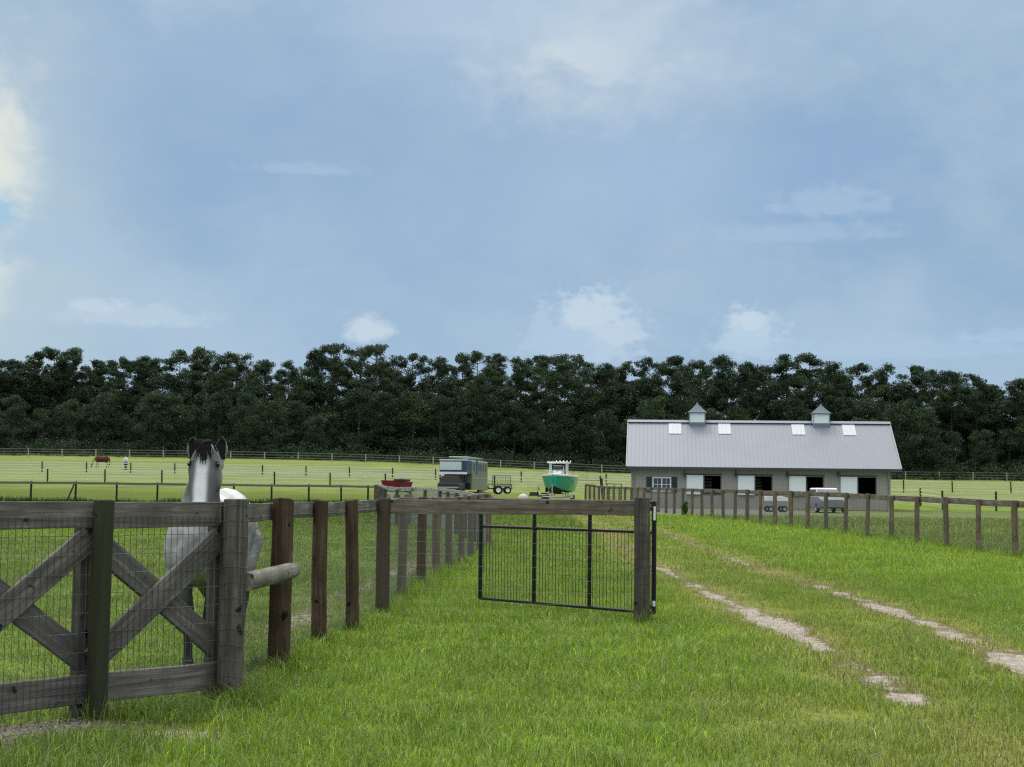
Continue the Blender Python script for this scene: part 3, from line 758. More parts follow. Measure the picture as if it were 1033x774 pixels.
MT['stallwood'] = plain('stall_wood', (.23, .20, .13), .8, .2, 0, .3, 2)
MT['door'] = plain('white_sliding_door', (.76, .82, .84), .5, .4, 0, .03)
EL = at(632, 470.5, 112.0); TH = R(5.4)
ax = Vector((math.cos(TH), -math.sin(TH), 0)); ay = Vector((math.sin(TH), math.cos(TH), 0))
EZ = EL.z; LEN = 19.63; RUN = 5.5; RZ = at(633.5, 425, 117.5).z
base0 = G(EL.x + 10, 112)
# local frame: x along the front eave, y away from the camera, z up from barn floor level
bl = Vector((EL.x, EL.y, base0)); eh = EZ - base0; rh = RZ - base0
bn = thing('barn', 'long grey metal barn with pale blue roof, two cupolas and white sliding doors', 'barn', bl, -TH)
WX0, WX1, WY = .38, LEN - .75, .42
D = RUN * 2 - WY
slope = math.atan2(rh - eh, RUN); SL = math.hypot(RUN, rh - eh)
# openings: px of left edge, right edge on the front wall
def lx(px): 
    # local x of a pixel column on the front wall plane
    d = at(px, 480, 1.0) - Vector((0, 0, H)); o = Vector((0, 0, 0)); p = bl + ay * WY
    k = (p - o).dot(ay) / d.dot(ay); q = d * k; return (q - bl).dot(ax)
def lz(py, px=750):
    d = at(px, py, 1.0) - Vector((0, 0, H)); p = bl + ay * WY; k = p.dot(ay) / d.dot(ay); return H + d.z * k - base0
ztop = lz(480.2, 720)
ops = [(lx(710.0), lx(727.5)), (lx(761.5), lx(779.0)), (lx(813.2), lx(830.8)), (lx(865.0), lx(884.0))]
doors = [(lx(692.5), lx(709.3)), (lx(744.2), lx(761.0)), (lx(796.0), lx(812.8)), (lx(847.8), lx(864.6))]
zsill = 1.05
def ribbed(mb, x0, x1, z0, z1, y, pitch=.23, d=.02):
    """ribbed sheet on the plane y, facing -y"""
    if x1 - x0 < .02 or z1 - z0 < .02: return
    xs = [x0]; k = math.floor(x0 / pitch) + 1
    prof = []
    x = x0; prof.append((x0, 0))
    while k * pitch < x1 - .03:
        c = k * pitch
        if c - .028 > x0: prof += [(c - .028, 0), (c - .014, -d), (c + .014, -d), (c + .028, 0)]
        k += 1
    prof.append((x1, 0)); prof = [p for i, p in enumerate(prof) if i == 0 or p[0] > prof[i - 1][0]]
    vs = [(a, y + b, z) for a, b in prof for z in (z0, z1)]
    mb.add(vs, [(2 * i, 2 * i + 2, 2 * i + 3, 2 * i + 1) for i in range(len(prof) - 1)])
wl = MB()
win = (lx(658.2), lx(677.0), lz(496, 665), lz(481.5, 665))
cuts = sorted([(a, b, zsill, ztop) for a, b in ops] + [(win[0], win[1], win[2], win[3])])
x = WX0
for a, b, z0, z1 in cuts:
    ribbed(wl, x, a, 0, eh + .05, WY); ribbed(wl, a, b, 0, z0, WY); ribbed(wl, a, b, z1, eh + .05, WY); x = b
ribbed(wl, x, WX1, 0, eh + .05, WY)
# ends, back and inner depth of the front wall
yB = RUN * 2 - WY
zr = lambda y: eh + .0 + (rh - eh) * (1 - abs(y - RUN) / RUN) - .07
for xx in (WX0, WX1):
    vs = [(xx, WY, -.1), (xx, yB, -.1), (xx, yB, zr(yB)), (xx, RUN, zr(RUN)), (xx, WY, zr(WY))]
    wl.add(vs, [(0, 1, 2, 3, 4)])
wl.add([(WX0, yB, -.1), (WX1, yB, -.1), (WX1, yB, eh + .05), (WX0, yB, eh + .05)], [(0, 1, 2, 3)])
wl.build('wall', MT['siding'], bn, fix=False)
# roof: two ribbed slopes as thin solids
def roof_slope(sgn):
    mb = MB(); n = int(LEN / .3); prof = [(0, 0)]
    for k in range(1, n + 1):
        c = k * LEN / (n + 1); prof += [(c - .03, 0), (c - .015, .010), (c + .015, .010), (c + .03, 0)]
    prof.append((LEN, 0))
    y0 = 0 if sgn > 0 else 2 * RUN; nrm = Vector((0, -sgn * math.sin(slope), math.cos(slope)))
    top = []; 
    for u in (0, 1):
        for x, hh in prof: p = Vector((x, y0 + (RUN - y0) * u, eh + (rh - eh) * u)) + nrm * hh; top.append(p)
    m = len(prof); fs = [(i, i + 1, m + i + 1, m + i) for i in range(m - 1)]
    mb.add(top, fs); bot = [p - nrm * .06 for p in top]; mb.add(bot, [(m + i, m + i + 1, i + 1, i) for i in range(m - 1)])
    # edges
    mb.add([top[0], top[m], bot[m], bot[0]], [(0, 1, 2, 3)]); mb.add([top[m - 1], top[2 * m - 1], bot[2 * m - 1], bot[m - 1]], [(3, 2, 1, 0)]); mb.add([top[0], top[m - 1], bot[m - 1], bot[0]], [(3, 2, 1, 0)])
    return mb
rfm = roof_slope(1); r2 = roof_slope(-1); n = len(rfm.v); rfm.v += r2.v; rfm.f += [tuple(i + n for i in f) for f in r2.f]; rfm.mi += r2.mi
roof = rfm.build('roof', MT['roof'], bn, fix=False)
mb = MB(); mb.box((LEN / 2, RUN - .16, rh - .03), (LEN + .1, .34, .03), Matrix.Rotation(slope, 3, 'X')); mb.box((LEN / 2, RUN + .16, rh - .03), (LEN + .1, .34, .03), Matrix.Rotation(-slope, 3, 'X')); 
for v in range(len(mb.v)): x_, y_, z_ = mb.v[v]; mb.v[v] = (x_, y_, z_ + .045)
mb.build('ridge_cap', MT['roof'], roof)
for xx in (-.02, LEN + .02):
    mb = MB()
    for s in (1, -1):
        yc = RUN / 2 if s > 0 else RUN * 1.5
        mb.box((xx, yc, (eh + rh) / 2 - .02), (.06, SL, .16), Matrix.Rotation(s * slope, 3, 'X'))
    mb.build('rake_trim', MT['trim'], roof)
mb = MB(); mb.box((LEN / 2, -.05, eh - .10), (LEN + .02, .10, .14)); mb.build('gutter', MT['darktrim'], roof)
mb = MB(); mb.box((LEN / 2, WY / 2, eh - .165), (LEN - .1, WY, .02)); mb.build('soffit', MT['trim'], roof)
for k, px in enumerate((639.5, 897)):
    xx = WX0 + .18 if k == 0 else WX1 - .12
    mb = MB(); mb.tube([(xx, -.03, eh - .17), (xx, WY - .09, eh - .38), (xx, WY - .09, .05), (xx, WY - .22, -.0)], .045, 8); mb.build('downspout', MT['trim'], bn)
for xx in (WX0, WX1):
    mb = MB(); mb.box((xx, WY - .02, eh / 2 - .09), (.11, .07, eh - .2)); mb.build('corner_trim', MT['trim'], bn)
# skylights follow the slope
def on_roof(px, py):
    nrm = (ay * -math.sin(slope) + Vector((0, 0, math.cos(slope)))); p0 = bl + Vector((0, 0, eh)); d = at(px, py, 1.0) - Vector((0, 0, H)); o = Vector((0, 0, H))
    k = (p0 - o).dot(nrm) / d.dot(nrm); q = o + d * k - bl; return q.dot(ax), q.dot(ay)
for a, b, c, e in ((674, 686.7, 427.5, 438), (724, 736.5, 427.7, 438.2), (798.2, 811.2, 428.5, 439), (849.5, 862.3, 429, 439.7)):
    xa, _ = on_roof(a + .6, (c + e) / 2); xb, _ = on_roof(b + .6, (c + e) / 2); _, yt = on_roof((a + b) / 2, c); _, yb = on_roof((a + b) / 2, e)
    yc = (yt + yb) / 2; ln = (yt - yb) / math.cos(slope)
    zc = eh + (rh - eh) * yc / RUN
    mb = MB(); rot = Matrix.Rotation(slope, 3, 'X'); c0 = Vector(((xa + xb) / 2, yc, zc)) + Vector((0, -math.sin(slope), math.cos(slope))) * .03
    mb.box(c0, (xb - xa, ln, .02), rot)
    for k in range(1, 3): mb.box(c0 + Vector(((xb - xa) * (k / 3 - .5), 0, 0)) + Vector((0, -math.sin(slope), math.cos(slope))) * .018, (.04, ln - .02, .018), rot)
    mb.build('skylight', MT['skylight'], roof)
# cupolas
for i, (a, b, apx, apy) in enumerate(((695.6, 710.9, 703.1, 405), (820.0, 835.8, 827.8, 406.5))):
    xa, xb = lx(a) , lx(b)
    def rx(px):
        d = at(px, 425, 1.0) - Vector((0, 0, H)); p = bl + ay * RUN; k = p.dot(ay) / d.dot(ay); return ((d * k) - bl).dot(ax), k, d
    xa, ka, da = rx(a); xb, kb, db = rx(b); w = xb - xa; xc = (xa + xb) / 2
    d = at((a + b) / 2, 416.3 + i * 1.0, 1.0) - Vector((0, 0, H)); ztop_c = H + d.z * ka - base0
    d = at(apx, apy + .6, 1.0) - Vector((0, 0, H)); zap = H + d.z * ka - base0
    mb = MB(); mb.box((xc, RUN, (rh - .55 + ztop_c) / 2), (w, w, ztop_c - rh + .55)); base = mb.build('cupola', MT['door'], roof)
    mb = MB(); z0 = rh - .62
    mb.box((xc, RUN, z0 + .25), (w + .07, w + .07, .60)); mb.build('cupola_skirt', MT['roof'], roof)
    mb = MB(); rings = []; nst = 9
    for j in range(nst):
        t = j / (nst - 1); hwid = (w / 2 + .13) * ((1 - t) ** 1.35 * .82 + (1 - t) * .18) + .012; z = ztop_c - .02 + (zap - ztop_c) * t
        rings.append([(xc - hwid, RUN - hwid, z), (xc + hwid, RUN - hwid, z), (xc + hwid, RUN + hwid, z), (xc - hwid, RUN + hwid, z)])
    mb.loft(rings); mb.build('cupola_roof', MT['cupcap'], roof)
    mb = MB()
    for sx, sy in ((-1, -1), (1, -1), (1, 1), (-1, 1)): mb.box((xc + sx * w / 2, RUN + sy * w / 2, (rh + ztop_c) / 2), (.07, .07, ztop_c - rh - .02))
    mb.box((xc, RUN, ztop_c - .05), (w + .1, w + .1, .06)); mb.build('cupola_trim', MT['trim'], roof)
    if i == 1:
        mb = MB(); mb.tube([(xc, RUN, zap - .05), (xc, RUN, zap + .95)], .016, 6); mb.ell((xc, RUN, zap + .18), (.05, .05, .05)); mb.tube([(xc - .28, RUN, zap + .55), (xc + .28, RUN, zap + .55)], .012, 6)
        mb.box((xc - .26, RUN, zap + .55), (.12, .01, .12)); 
        mb.ell((xc, RUN, zap + .78), (.17, .02, .07)); mb.ell((xc + .17, RUN, zap + .88), (.05, .02, .08)); mb.build('weathervane', MT['darkmetal'], roof)
    else:
        mb = MB(); mb.tube([(xc, RUN, zap - .05), (xc, RUN, zap + .15)], .012, 6); mb.build('finial', MT['darkmetal'], roof)
# door openings, jambs, interior
for i, (a, b) in enumerate(ops):
    mb = MB(); mb.box((a + .03, WY - .005, (zsill + ztop) / 2), (.06, .09, ztop - zsill)); mb.box((b - .03, WY - .005, (zsill + ztop) / 2), (.06, .09, ztop - zsill)); mb.box(((a + b) / 2, WY - .005, zsill - .0), (b - a, .10, .06)); mb.build('opening_frame', MT['darktrim'], bn)
    # slatted stall divider standing inside
    mb = MB(); xd = a + (b - a) * (.42, .36, .12, -.2)[i]
    if i < 3:
        for k in range(5): mb.box(((a + xd) / 2 + .02, WY + 1.1 + .2 * k, zsill + .12 + .25 * k), (xd - a + .2, .04, .16))
        mb.build('stall_boards', MT['stallwood'], bn)
for a, b in doors:
    mb = MB(); mb.box(((a + b) / 2, WY - .10, (zsill - .05 + ztop + .04) / 2), (b - a, .05, ztop - zsill + .09)); dd = mb.build('sliding_door', MT['door'], bn)
    mb = MB(); zc = (zsill + ztop) / 2
    for xx in (a + .05, b - .05): mb.box((xx, WY - .132, zc), (.08, .02, ztop - zsill + .05))
    for zz in (zsill + .0, ztop - .02): mb.box(((a + b) / 2, WY - .130, zz), (b - a - .2, .02, .08))
    mb.build('door_trim', MT['white'], dd)
for (a, b), (c, d_) in zip(doors, ops):
    mb = MB(); mb.box(((a + d_) / 2, WY - .07, ztop + .10), (d_ - a + .1, .09, .07)); mb.build('door_track', MT['darktrim'], bn)
# floor slab and dark inside wall
mb = MB(); mb.box(((WX0 + WX1) / 2, RUN, .04), (WX1 - WX0 - .1, yB - WY - .1, .06)); mb.build('floor', MT['stallwood'], bn)
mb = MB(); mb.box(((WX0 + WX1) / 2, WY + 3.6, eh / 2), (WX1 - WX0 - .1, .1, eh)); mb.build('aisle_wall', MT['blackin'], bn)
# the double window with shutters
a, b, z0, z1 = win; fw_ = .07
mb = MB(); zc = (z0 + z1) / 2; xc = (a + b) / 2
for xx in (a + .04, xc, b - .04): mb.box((xx, WY - .03, zc), (.085, .08, z1 - z0))
for zz in (z0 + .04, z1 - .04): mb.box((xc, WY - .033, zz), (b - a, .08, .085))
wf = mb.build('window', MT['white'], bn)
mb = MB()
for q in (0, 1):
    xs0, xs1 = (a + .08, xc - .04) if q == 0 else (xc + .04, b - .08)
    mb.box(((xs0 + xs1) / 2, WY - .012, zc), (.025, .03, z1 - z0 - .16)); mb.box(((xs0 + xs1) / 2, WY - .014, zc), (xs1 - xs0, .03, .035))
mb.build('muntins', MT['white'], wf)
mb = MB(); mb.box((xc, WY + .01, zc), (b - a - .05, .012, z1 - z0 - .05)); mb.build('pane', MT['glassd'], wf)
for xa, xb in ((lx(652.2), lx(657.6)), (lx(677.6), lx(683.2))):
    mb = MB(); mb.box(((xa + xb) / 2, WY - .045, zc), (xb - xa, .05, z1 - z0 + .06))
    for k in range(9): mb.box(((xa + xb) / 2, WY - .075, z0 + .08 + k * (z1 - z0 - .1) / 9), (xb - xa - .1, .015, .05), Matrix.Rotation(R(25), 3, 'X'))
    mb.build('shutter', MT['shutter'], bn)
# gooseneck barn lamps left of each white door
for px in (690.3, 742, 794, 845.3):
    x = lx(px); z = lz(478.5, px); mb = MB()
    mb.tube([(x, WY - .01, z + .22), (x, WY - .16, z + .30), (x, WY - .28, z + .22), (x, WY - .28, z + .1)], .018, 6); lamp = mb.build('wall_lamp', MT['darkmetal'], bn)
    mb = MB(); mb.loft([[(x + r * math.cos(t), WY - .28 + r * math.sin(t), z + h_) for t in np.linspace(0, 2 * math.pi, 12, endpoint=False)] for r, h_ in ((.05, .12), (.08, .05), (.16, -.06))]); mb.box((x, WY - .02, z - .02), (.07, .04, .3)); mb.build('lamp_shade', MT['darkmetal'], lamp)

# ------------------------------------------------------------------ vehicles and machines by the yard
def wheel(par, c, r, w, axis=0, rim=.55, mat_r=None):
    """tyre with a rim as its child; the axle runs along local axis 0 (x) or 1 (y)"""
    mb = MB(); prof = [(-w / 2, r * rim), (-w / 2, r * .86), (-w * .36, r * .98), (0, r), (w * .36, r * .98), (w / 2, r * .86), (w / 2, r * rim)]
    rings = []
    for q, rr in prof:
        rings.append([((q, rr * math.cos(t), rr * math.sin(t)) if axis == 0 else (rr * math.cos(t), q, rr * math.sin(t))) for t in np.linspace(0, 2 * math.pi, 18, endpoint=False)])
    mb.loft(rings, caps=False); o = mb.build('wheel', MT['black'], par, smooth=True, loc=c)
    mb = MB(); rings = []
    for q, rr in ((-w * .35, .01), (-w * .35, r * rim * .9), (-w / 2 * .98, r * rim * 1.01), (w / 2 * .98, r * rim * 1.01), (w * .35, r * rim * .9), (w * .35, .01)):
        rings.append([((q, rr * math.cos(t), rr * math.sin(t)) if axis == 0 else (rr * math.cos(t), q, rr * math.sin(t))) for t in np.linspace(0, 2 * math.pi, 14, endpoint=False)])
    mb.loft(rings); mb.build('rim', mat_r or MT['galv'], o, smooth=True); return o

MT['trailer_skin'] = plain('trailer_aluminium', (.20, .225, .18), .35, .5, .3, .12, .8)
MT['navy'] = plain('navy_paint', (.03, .06, .12), .35, .5, 0, .1)
MT['palewin'] = plain('pale_window_blind', (.55, .62, .64), .25, .5, 0, .12, 3)
# horse trailer with living quarters, nose towards the camera
p = at(459, 497, 135.0)
tz = G(p.x, 135)
tb = thing('horse_trailer', 'long gooseneck horse trailer with navy nose and pale front window', 'trailer', (p.x - .2, 135, tz), R(-10))
W2 = 1.27; zt = at(459, 463.5, 135).z - tz; zn = zt - 1.22; z_b = .55
mb = MB()
def sect(y, zlo, zhi, wi=W2): return [(-wi, y, zlo), (-wi, y, zhi - .12), (-wi + .12, y, zhi), (wi - .12, y, zhi), (wi, y, zhi - .12), (wi, y, zlo)]
mb.loft([sect(2.1, z_b, zt), sect(9.5, z_b, zt)]); mb.build('box', MT['trailer_skin'], tb, bevel=.02)
mb = MB(); mb.loft([sect(0, zn, zt - .02, W2 - .05), sect(.25, zn - .05, zt, W2), sect(2.09, zn - .05, zt, W2)]); nose = mb.build('nose', MT['navy'], tb, bevel=.03)
mb = MB(); mb.box((-.22, -.012, zn + .66), (1.95, .03, .72)); mb.build('front_window', MT['palewin'], nose)
mb = MB(); mb.box((0, .02, zt - .05), (W2 * 2 - .05, .12, .09)); mb.box((0, .02, zn + .02), (W2 * 2 - .05, .14, .20)); mb.build('nose_trim', MT['white'], nose)
mb = MB()
for y in (1.3, 3.0, 4.2, 5.2, 6.2, 7.2, 8.4): mb.box((W2 + .005, y, zt - .62), (.03, .42 if y != 4.2 else .7, .62 if y != 4.2 else 1.5 - .3))
mb.build('side_windows', MT['navy'], tb)
mb = MB()
for y in (2.5, 3.6, 4.7, 5.7, 6.7, 7.8): mb.box((W2 + .01, y, (z_b + zt) / 2 - .1), (.025, .05, zt - z_b - .3))
mb.box((W2 + .012, 5.8, z_b + 1.05), (.03, 7.2, .07)); mb.build('side_trim', MT['trim'], tb)
mb = MB()
for sx in (-.9, .9): mb.tube([(sx, 2.4, zt + .28), (sx, 8.8, zt + .28)], .03, 6)
for y in np.linspace(2.4, 8.8, 9): mb.tube([(-.9, y, zt), (-.9, y, zt + .28), (.9, y, zt + .28), (.9, y, zt)], .022, 6)
mb.build('roof_rack', MT['galv'], tb)
mb = MB(); mb.tube([(0, .8, zn - .05), (0, .8, .75)], .07, 8); mb.tube([(-.85, 1.0, zn), (-.85, 1.0, .15)], .04, 8); mb.tube([(.85, 1.0, zn), (.85, 1.0, .15)], .04, 8); mb.box((0, 2.0, z_b + .3), (2.3, .1, .6)); mb.build('gooseneck', MT['darkmetal'], tb)
for y in (6.0, 6.95): wheel(tb, (W2 - .12, y, .38), .38, .22); wheel(tb, (-W2 + .12, y, .38), .38, .22)
# pickup bed parked under the nose
pk = thing('truck_bed', 'dark pickup backed under the nose of the horse trailer', 'pickup', (p.x - .25, 134.6, tz), R(-8))
mb = MB(); mb.loft([[(-.92, -1.9, .55), (-.95, -1.9, 1.0), (-.88, -1.9, 1.1), (.88, -1.9, 1.1), (.95, -1.9, 1.0), (.92, -1.9, .55)], [(-.92, 1.2, .55), (-.95, 1.2, 1.05), (-.88, 1.2, 1.15), (.88, 1.2, 1.15), (.95, 1.2, 1.05), (.92, 1.2, .55)]]); mb.build('body', MT['darkmetal'], pk, bevel=.03)
mb = MB(); mb.loft([[(-.88, -1.6, 1.1), (.88, -1.6, 1.1), (.88, .6, 1.1), (-.88, .6, 1.1)], [(-.7, -1.2, 1.72), (.7, -1.2, 1.72), (.7, .35, 1.72), (-.7, .35, 1.72)]]); mb.build('cab', MT['black'], pk, bevel=.04)
mb = MB(); mb.box((0, -1.93, .72), (1.8, .06, .12)); mb.build('bumper', MT['galv'], pk)
for y in (-1.25, .7):
    for sx in (-.86, .86): wheel(pk, (sx, y, .36), .36, .22)

# red box wagon
p = at(400.5, 497, 112.0); z = G(p.x, 112)
rw = thing('wagon', 'faded red box wagon with flared sides behind the grey mesh fence', 'wagon', (p.x, 112, z), R(-32)); rw.scale = (.78, .9, 1)
zt = at(398, 484.6, 112).z - z; mb = MB()
def rr(y, zl, wl_, zh, wh_): return [(-wl_, y, zl), (-wh_, y, zh), (wh_, y, zh), (wl_, y, zl)]
z1 = zt; z0 = zt - .72
o_ = [(-1.0, -.62, z0), (1.0, -.62, z0), (1.0, .62, z0), (-1.0, .62, z0)]; t_ = [(-1.22, -.78, z1), (1.15, -.78, z1 - .12), (1.15, .78, z1 - .12), (-1.22, .78, z1)]
ti = [(-1.16, -.72, z1), (1.09, -.72, z1 - .12), (1.09, .72, z1 - .12), (-1.16, .72, z1)]; bi = [(-.94, -.56, z0 + .06), (.94, -.56, z0 + .06), (.94, .56, z0 + .06), (-.94, .56, z0 + .06)]
mb.loft([o_, t_, ti, bi]); mb.build('box', MT['red'], rw)
mb = MB(); mb.box((0, 0, z0 - .08), (2.1, .8, .12)); mb.tube([(1.0, 0, z0 - .08), (1.9, 0, .45)], .04, 6); mb.build('chassis', MT['darkmetal'], rw)
for sx in (-.6, .6):
    for sy in (-.62, .62): wheel(rw, (sx, sy, .33), .33, .16, 1)
mb = MB(); mb.box((.55, 0, z1 + .0), (.9, 1.2, .16)); mb.ell((.2, .1, z1), (.5, .45, .18)); mb.build('load', MT['darkmetal'], rw)

# landscape trailer with mesh ramp
p = at(504, 497, 128.0); z = G(p.x, 128)
ut = thing('landscape_trailer', 'small black flat trailer with its mesh ramp up and pale wheel rims', 'trailer', (p.x, 128, z), R(4))
hh = at(504, 480, 128).z - z; wd = .87
wz = at(503, 494.5, 128).z - z
mb = MB(); mb.box((0, 0, wz + .12), (1.9, 1.4, .1)); mb.tube([(-.95, -.7, wz + .17), (-.95, -.7, wz + .5), (.95, -.7, wz + .5), (.95, -.7, wz + .17)], .035, 6); mb.tube([(-.95, .7, wz + .17), (-.95, .7, wz + .5), (.95, .7, wz + .5)], .035, 6); mb.tube([(-.95, 0, wz + .1), (-1.9, 0, .45)], .04, 6); mb.build('deck', MT['darkmetal'], ut)
mb = MB()
for i in range(8): x = -.55 + 1.5 * i / 7; mb.tube([(x, .72, wz + .3), (x, .74, hh)], .025 if i in (0, 7) else .013, 5)
for i in range(6): zz = wz + .3 + (hh - wz - .3) * i / 5; mb.tube([(-.55, .73, zz), (.95, .73, zz)], .025 if i in (0, 5) else .013, 5)
mb.build('ramp', MT['darkmetal'], ut)
wheel(ut, (-.15, -.80, wz), .36, .2, 1, .55, MT['white']); wheel(ut, (.62, -.80, wz), .30, .2, 1, .55, MT['white']); wheel(ut, (-.15, .80, wz), .36, .2, 1); wheel(ut, (.62, .80, wz), .30, .2, 1)
mb = MB(); mb.loft([[(x, y, wz + h_) for y in (-.95, -.68)] + [(x, y, wz + h_ + .04) for y in (-.68, -.95)] for x, h_ in ((-.6, .12), (-.45, .38), (.85, .38), (1.0, .12))]); mb.build('mudguard', MT['black'], ut)

# centre console boat on its road trailer, bow towards the camera
MT['hull'] = plain('teal_hull_paint', (.012, .36, .29), .2, .6, 0, .06)
MT['hull_low'] = plain('dark_hull_bottom', (.012, .02, .03), .5, .4, 0, .1)
BY = 120.0; p = at(562.5, 497, BY); z = G(p.x, BY)
bt = thing('boat', 'white and teal centre console boat with a white T top, bow forward', 'boat', (p.x, BY, z), R(-9))
zk = at(562, 498.6, BY).z - z; zg = at(562, 481.2, BY).z - z; ztp = at(562, 465.9, BY).z - z
def hull_ring(t, part):
    """t 0 bow .. 1 stern; returns a half profile mirrored"""
    y = -2.9 + 6.2 * t; hb = 1.22 * min(1, (t / .42)) ** .55 if t > 0 else .02; hb = max(hb, .02)
    ch = hb * (.35 + .45 * min(1, t / .5)); keel = zk + .75 * max(0, (.22 - t) / .22) ** 1.6; zc = zk + .27 + .35 * max(0, (.35 - t) / .35); sh = zg + .05 * max(0, (.5 - t) / .5)
    if part == 'low': pr = [(0, keel), (ch, zc)]
    elif part == 'side': pr = [(ch, zc), ((ch + hb) / 2 * 1.02, (zc + sh) / 2 - .04), (hb, sh)]
    else: pr = [(hb, sh), (hb + .03, sh + .03), (hb + .02, sh + .14), (hb - .08 if hb > .1 else 0, sh + .16)]
    return [(-x, y, zz) for x, zz in pr[::-1]] + [(x, y, zz) for x, zz in pr]
ts = [0, .03, .08, .15, .25, .38, .55, .75, 1.0]
for nm, part, m in (('hull_bottom', 'low', 'hull_low'), ('hull', 'side', 'hull'), ('gunwale', 'deck', 'white')):
    mb = MB(); rs = [hull_ring(t, part) for t in ts]; half = len(rs[0]) // 2
    if part == 'low': mb.loft(rs, closed=False, caps=False); 
    else:
        mb.loft([r[:half] for r in rs], closed=False, caps=False); mb.loft([r[half:] for r in rs], closed=False, caps=False)
    if part == 'side': mb.add([rs[-1][i] for i in range(len(rs[-1]))], [tuple(range(len(rs[-1])))])
    mb.build(nm, MT[m], bt, smooth=True)
mb = MB(); vs = []; fs = []
for t in ts:
    y = -2.9 + 6.2 * t; hb = max(.02, 1.22 * min(1, (t / .42)) ** .55); sh = zg + .05 * max(0, (.5 - t) / .5); vs += [(-hb + .03, y, sh + .10), (hb - .03, y, sh + .10)]
for i in range(len(ts) - 1): fs.append((2 * i, 2 * i + 1, 2 * i + 3, 2 * i + 2))
mb.add(vs, fs); mb.build('deck', MT['white'], bt)
mb = MB(); mb.box((0, .6, zg + .47), (.85, .8, .85), taper=(.85, .8)); mb.box((0, -.15, zg + .26), (.7, .7, .4), taper=(.9, .8)); mb.build('console', MT['white'], bt, bevel=.04)
mb = MB(); mb.box((0, .25, zg + .72), (.80, .03, .30), Matrix.Rotation(R(-18), 3, 'X')); mb.build('windscreen', MT['glassd'], bt)
mb = MB(); mb.box((0, .5, ztp - .06), (1.62, 1.9, .11)); tt = mb.build('t_top', MT['white'], bt, bevel=.03)
mb = MB()
for k in range(5): mb.tube([(-.3 + .28 * k, 1.46, ztp - .03), (-.3 + .28 * k, 1.52, ztp + .14)], .035, 6)
mb.build('rod_holders', MT['white'], tt)
for sx in (-.66, .66):
    for sy in (.2, 1.0): mb = MB(); mb.tube([(sx, sy, zg + .1), (sx * .96, sy, ztp - .1)], .055 if sy < .5 else .035, 8); mb.build('leg', MT['white'], tt)
mb = MB(); mb.box((0, 3.45, zg + .25), (.4, .5, .6), taper=(.8, .8)); mb.box((0, 3.45, zg - .45), (.16, .3, .9)); mb.build('outboard_motor', MT['black'], bt, bevel=.05)
mb = MB()
for sx in (-1, 1): mb.tube([(sx * .12, -2.85, zg + .32), (sx * .55, -2.3, zg + .5), (sx * .98, -1.5, zg + .45), (sx * 1.1, -.9, zg + .25)], .02, 6)
mb.build('bow_rail', MT['galv'], bt)
tr = thing('boat_trailer', 'galvanised road trailer under the teal boat', 'trailer', (p.x, BY, z), R(-9))
mb = MB()
for sx in (-.85, .85): mb.box((sx, .3, .52), (.1, 5.6, .14)); mb.tube([(sx, -2.5, .52), (0, -3.7, .5)], .06, 6)
for sy in (-1.9, -.5, 1.2, 2.7): mb.box((0, sy, .50), (1.62, .1, .12))
mb.tube([(0, -3.7, .5), (0, -4.3, .48)], .06, 6); mb.tube([(0, -3.2, .5), (0, -3.2, zk + .75)], .05, 6)
mb.build('frame', MT['galv'], tr)
mb = MB()
for sx in (-.55, .55): mb.box((sx, .6, zk + .12), (.12, 3.8, .1)); [mb.tube([(sx, q, .55), (sx, q, zk + .1)], .035, 6) for q in (-1, .6, 2.2)]
mb.build('bunks', MT['white'], tr)
for sx in (-1.05, 1.05):
    for sy in (.7, 1.5): wheel(tr, (sx, sy, .34), .34, .2)
mb = MB()
for sx in (-1.05, 1.05): mb.box((sx, 1.1, .74), (.26, 1.7, .05)); mb.box((sx, .24, .58), (.26, .05, .32))
mb.build('mudguard', MT['white'], tr)

# ride-on mower and a small tan tank, left of the boat
p = at(544.5, 497, 118.0); z = G(p.x, 118)
mw = thing('ride_on_mower', 'small dark ride-on mower standing left of the boat', 'mower', (p.x, 118, z), R(70)); s = at(543, 492.5, 118).z - z
mb = MB(); mb.box((0, .45, s * .62), (.5, .7, .3), taper=(.85, .8)); mb.box((0, -.3, s * .5), (.6, .8, .12)); mb.build('body', MT['green_tractor'], mw, bevel=.03)
mb = MB(); mb.box((0, -.35, s * .66), (.42, .4, .1)); mb.box((0, -.55, s * .9), (.42, .1, .36)); mb.build('seat', MT['black'], mw, bevel=.04)
mb = MB(); mb.tube([(0, .25, s * .7), (0, .08, s * .98)], .02, 6); mb.tube([(.16 * math.cos(t), .08 + .05 * math.sin(t), s + .14 * math.sin(t)) for t in np.linspace(0, 6.28, 12)], .015, 5, caps=False); mb.build('steering_wheel', MT['black'], mw)
for sx in (-.38, .38): wheel(mw, (sx, -.45, .25), .25, .2); wheel(mw, (sx * .95, .62, .18), .18, .14)
mb = MB(); mb.box((0, .1, .2), (1.0, .55, .12)); mb.build('cutting_deck', MT['darkmetal'], mw, bevel=.03)
p = at(528, 497, 116.0); z = G(p.x, 116); tk = thing('water_tank', 'small rounded tan tank on the ground between the trailers and the boat', 'tank', (p.x, 116, z)); s = at(528, 498.2, 116).z - z
mb = MB(); mb.ell((0, 0, s * .5), (.42, .42, s * .5)); mb.build('tank_body', MT['tan'], tk, smooth=True)
mb = MB(); mb.tube([(0, 0, s - .03), (0, 0, s + .05)], .1, 10); mb.build('cap', MT['white'], tk)

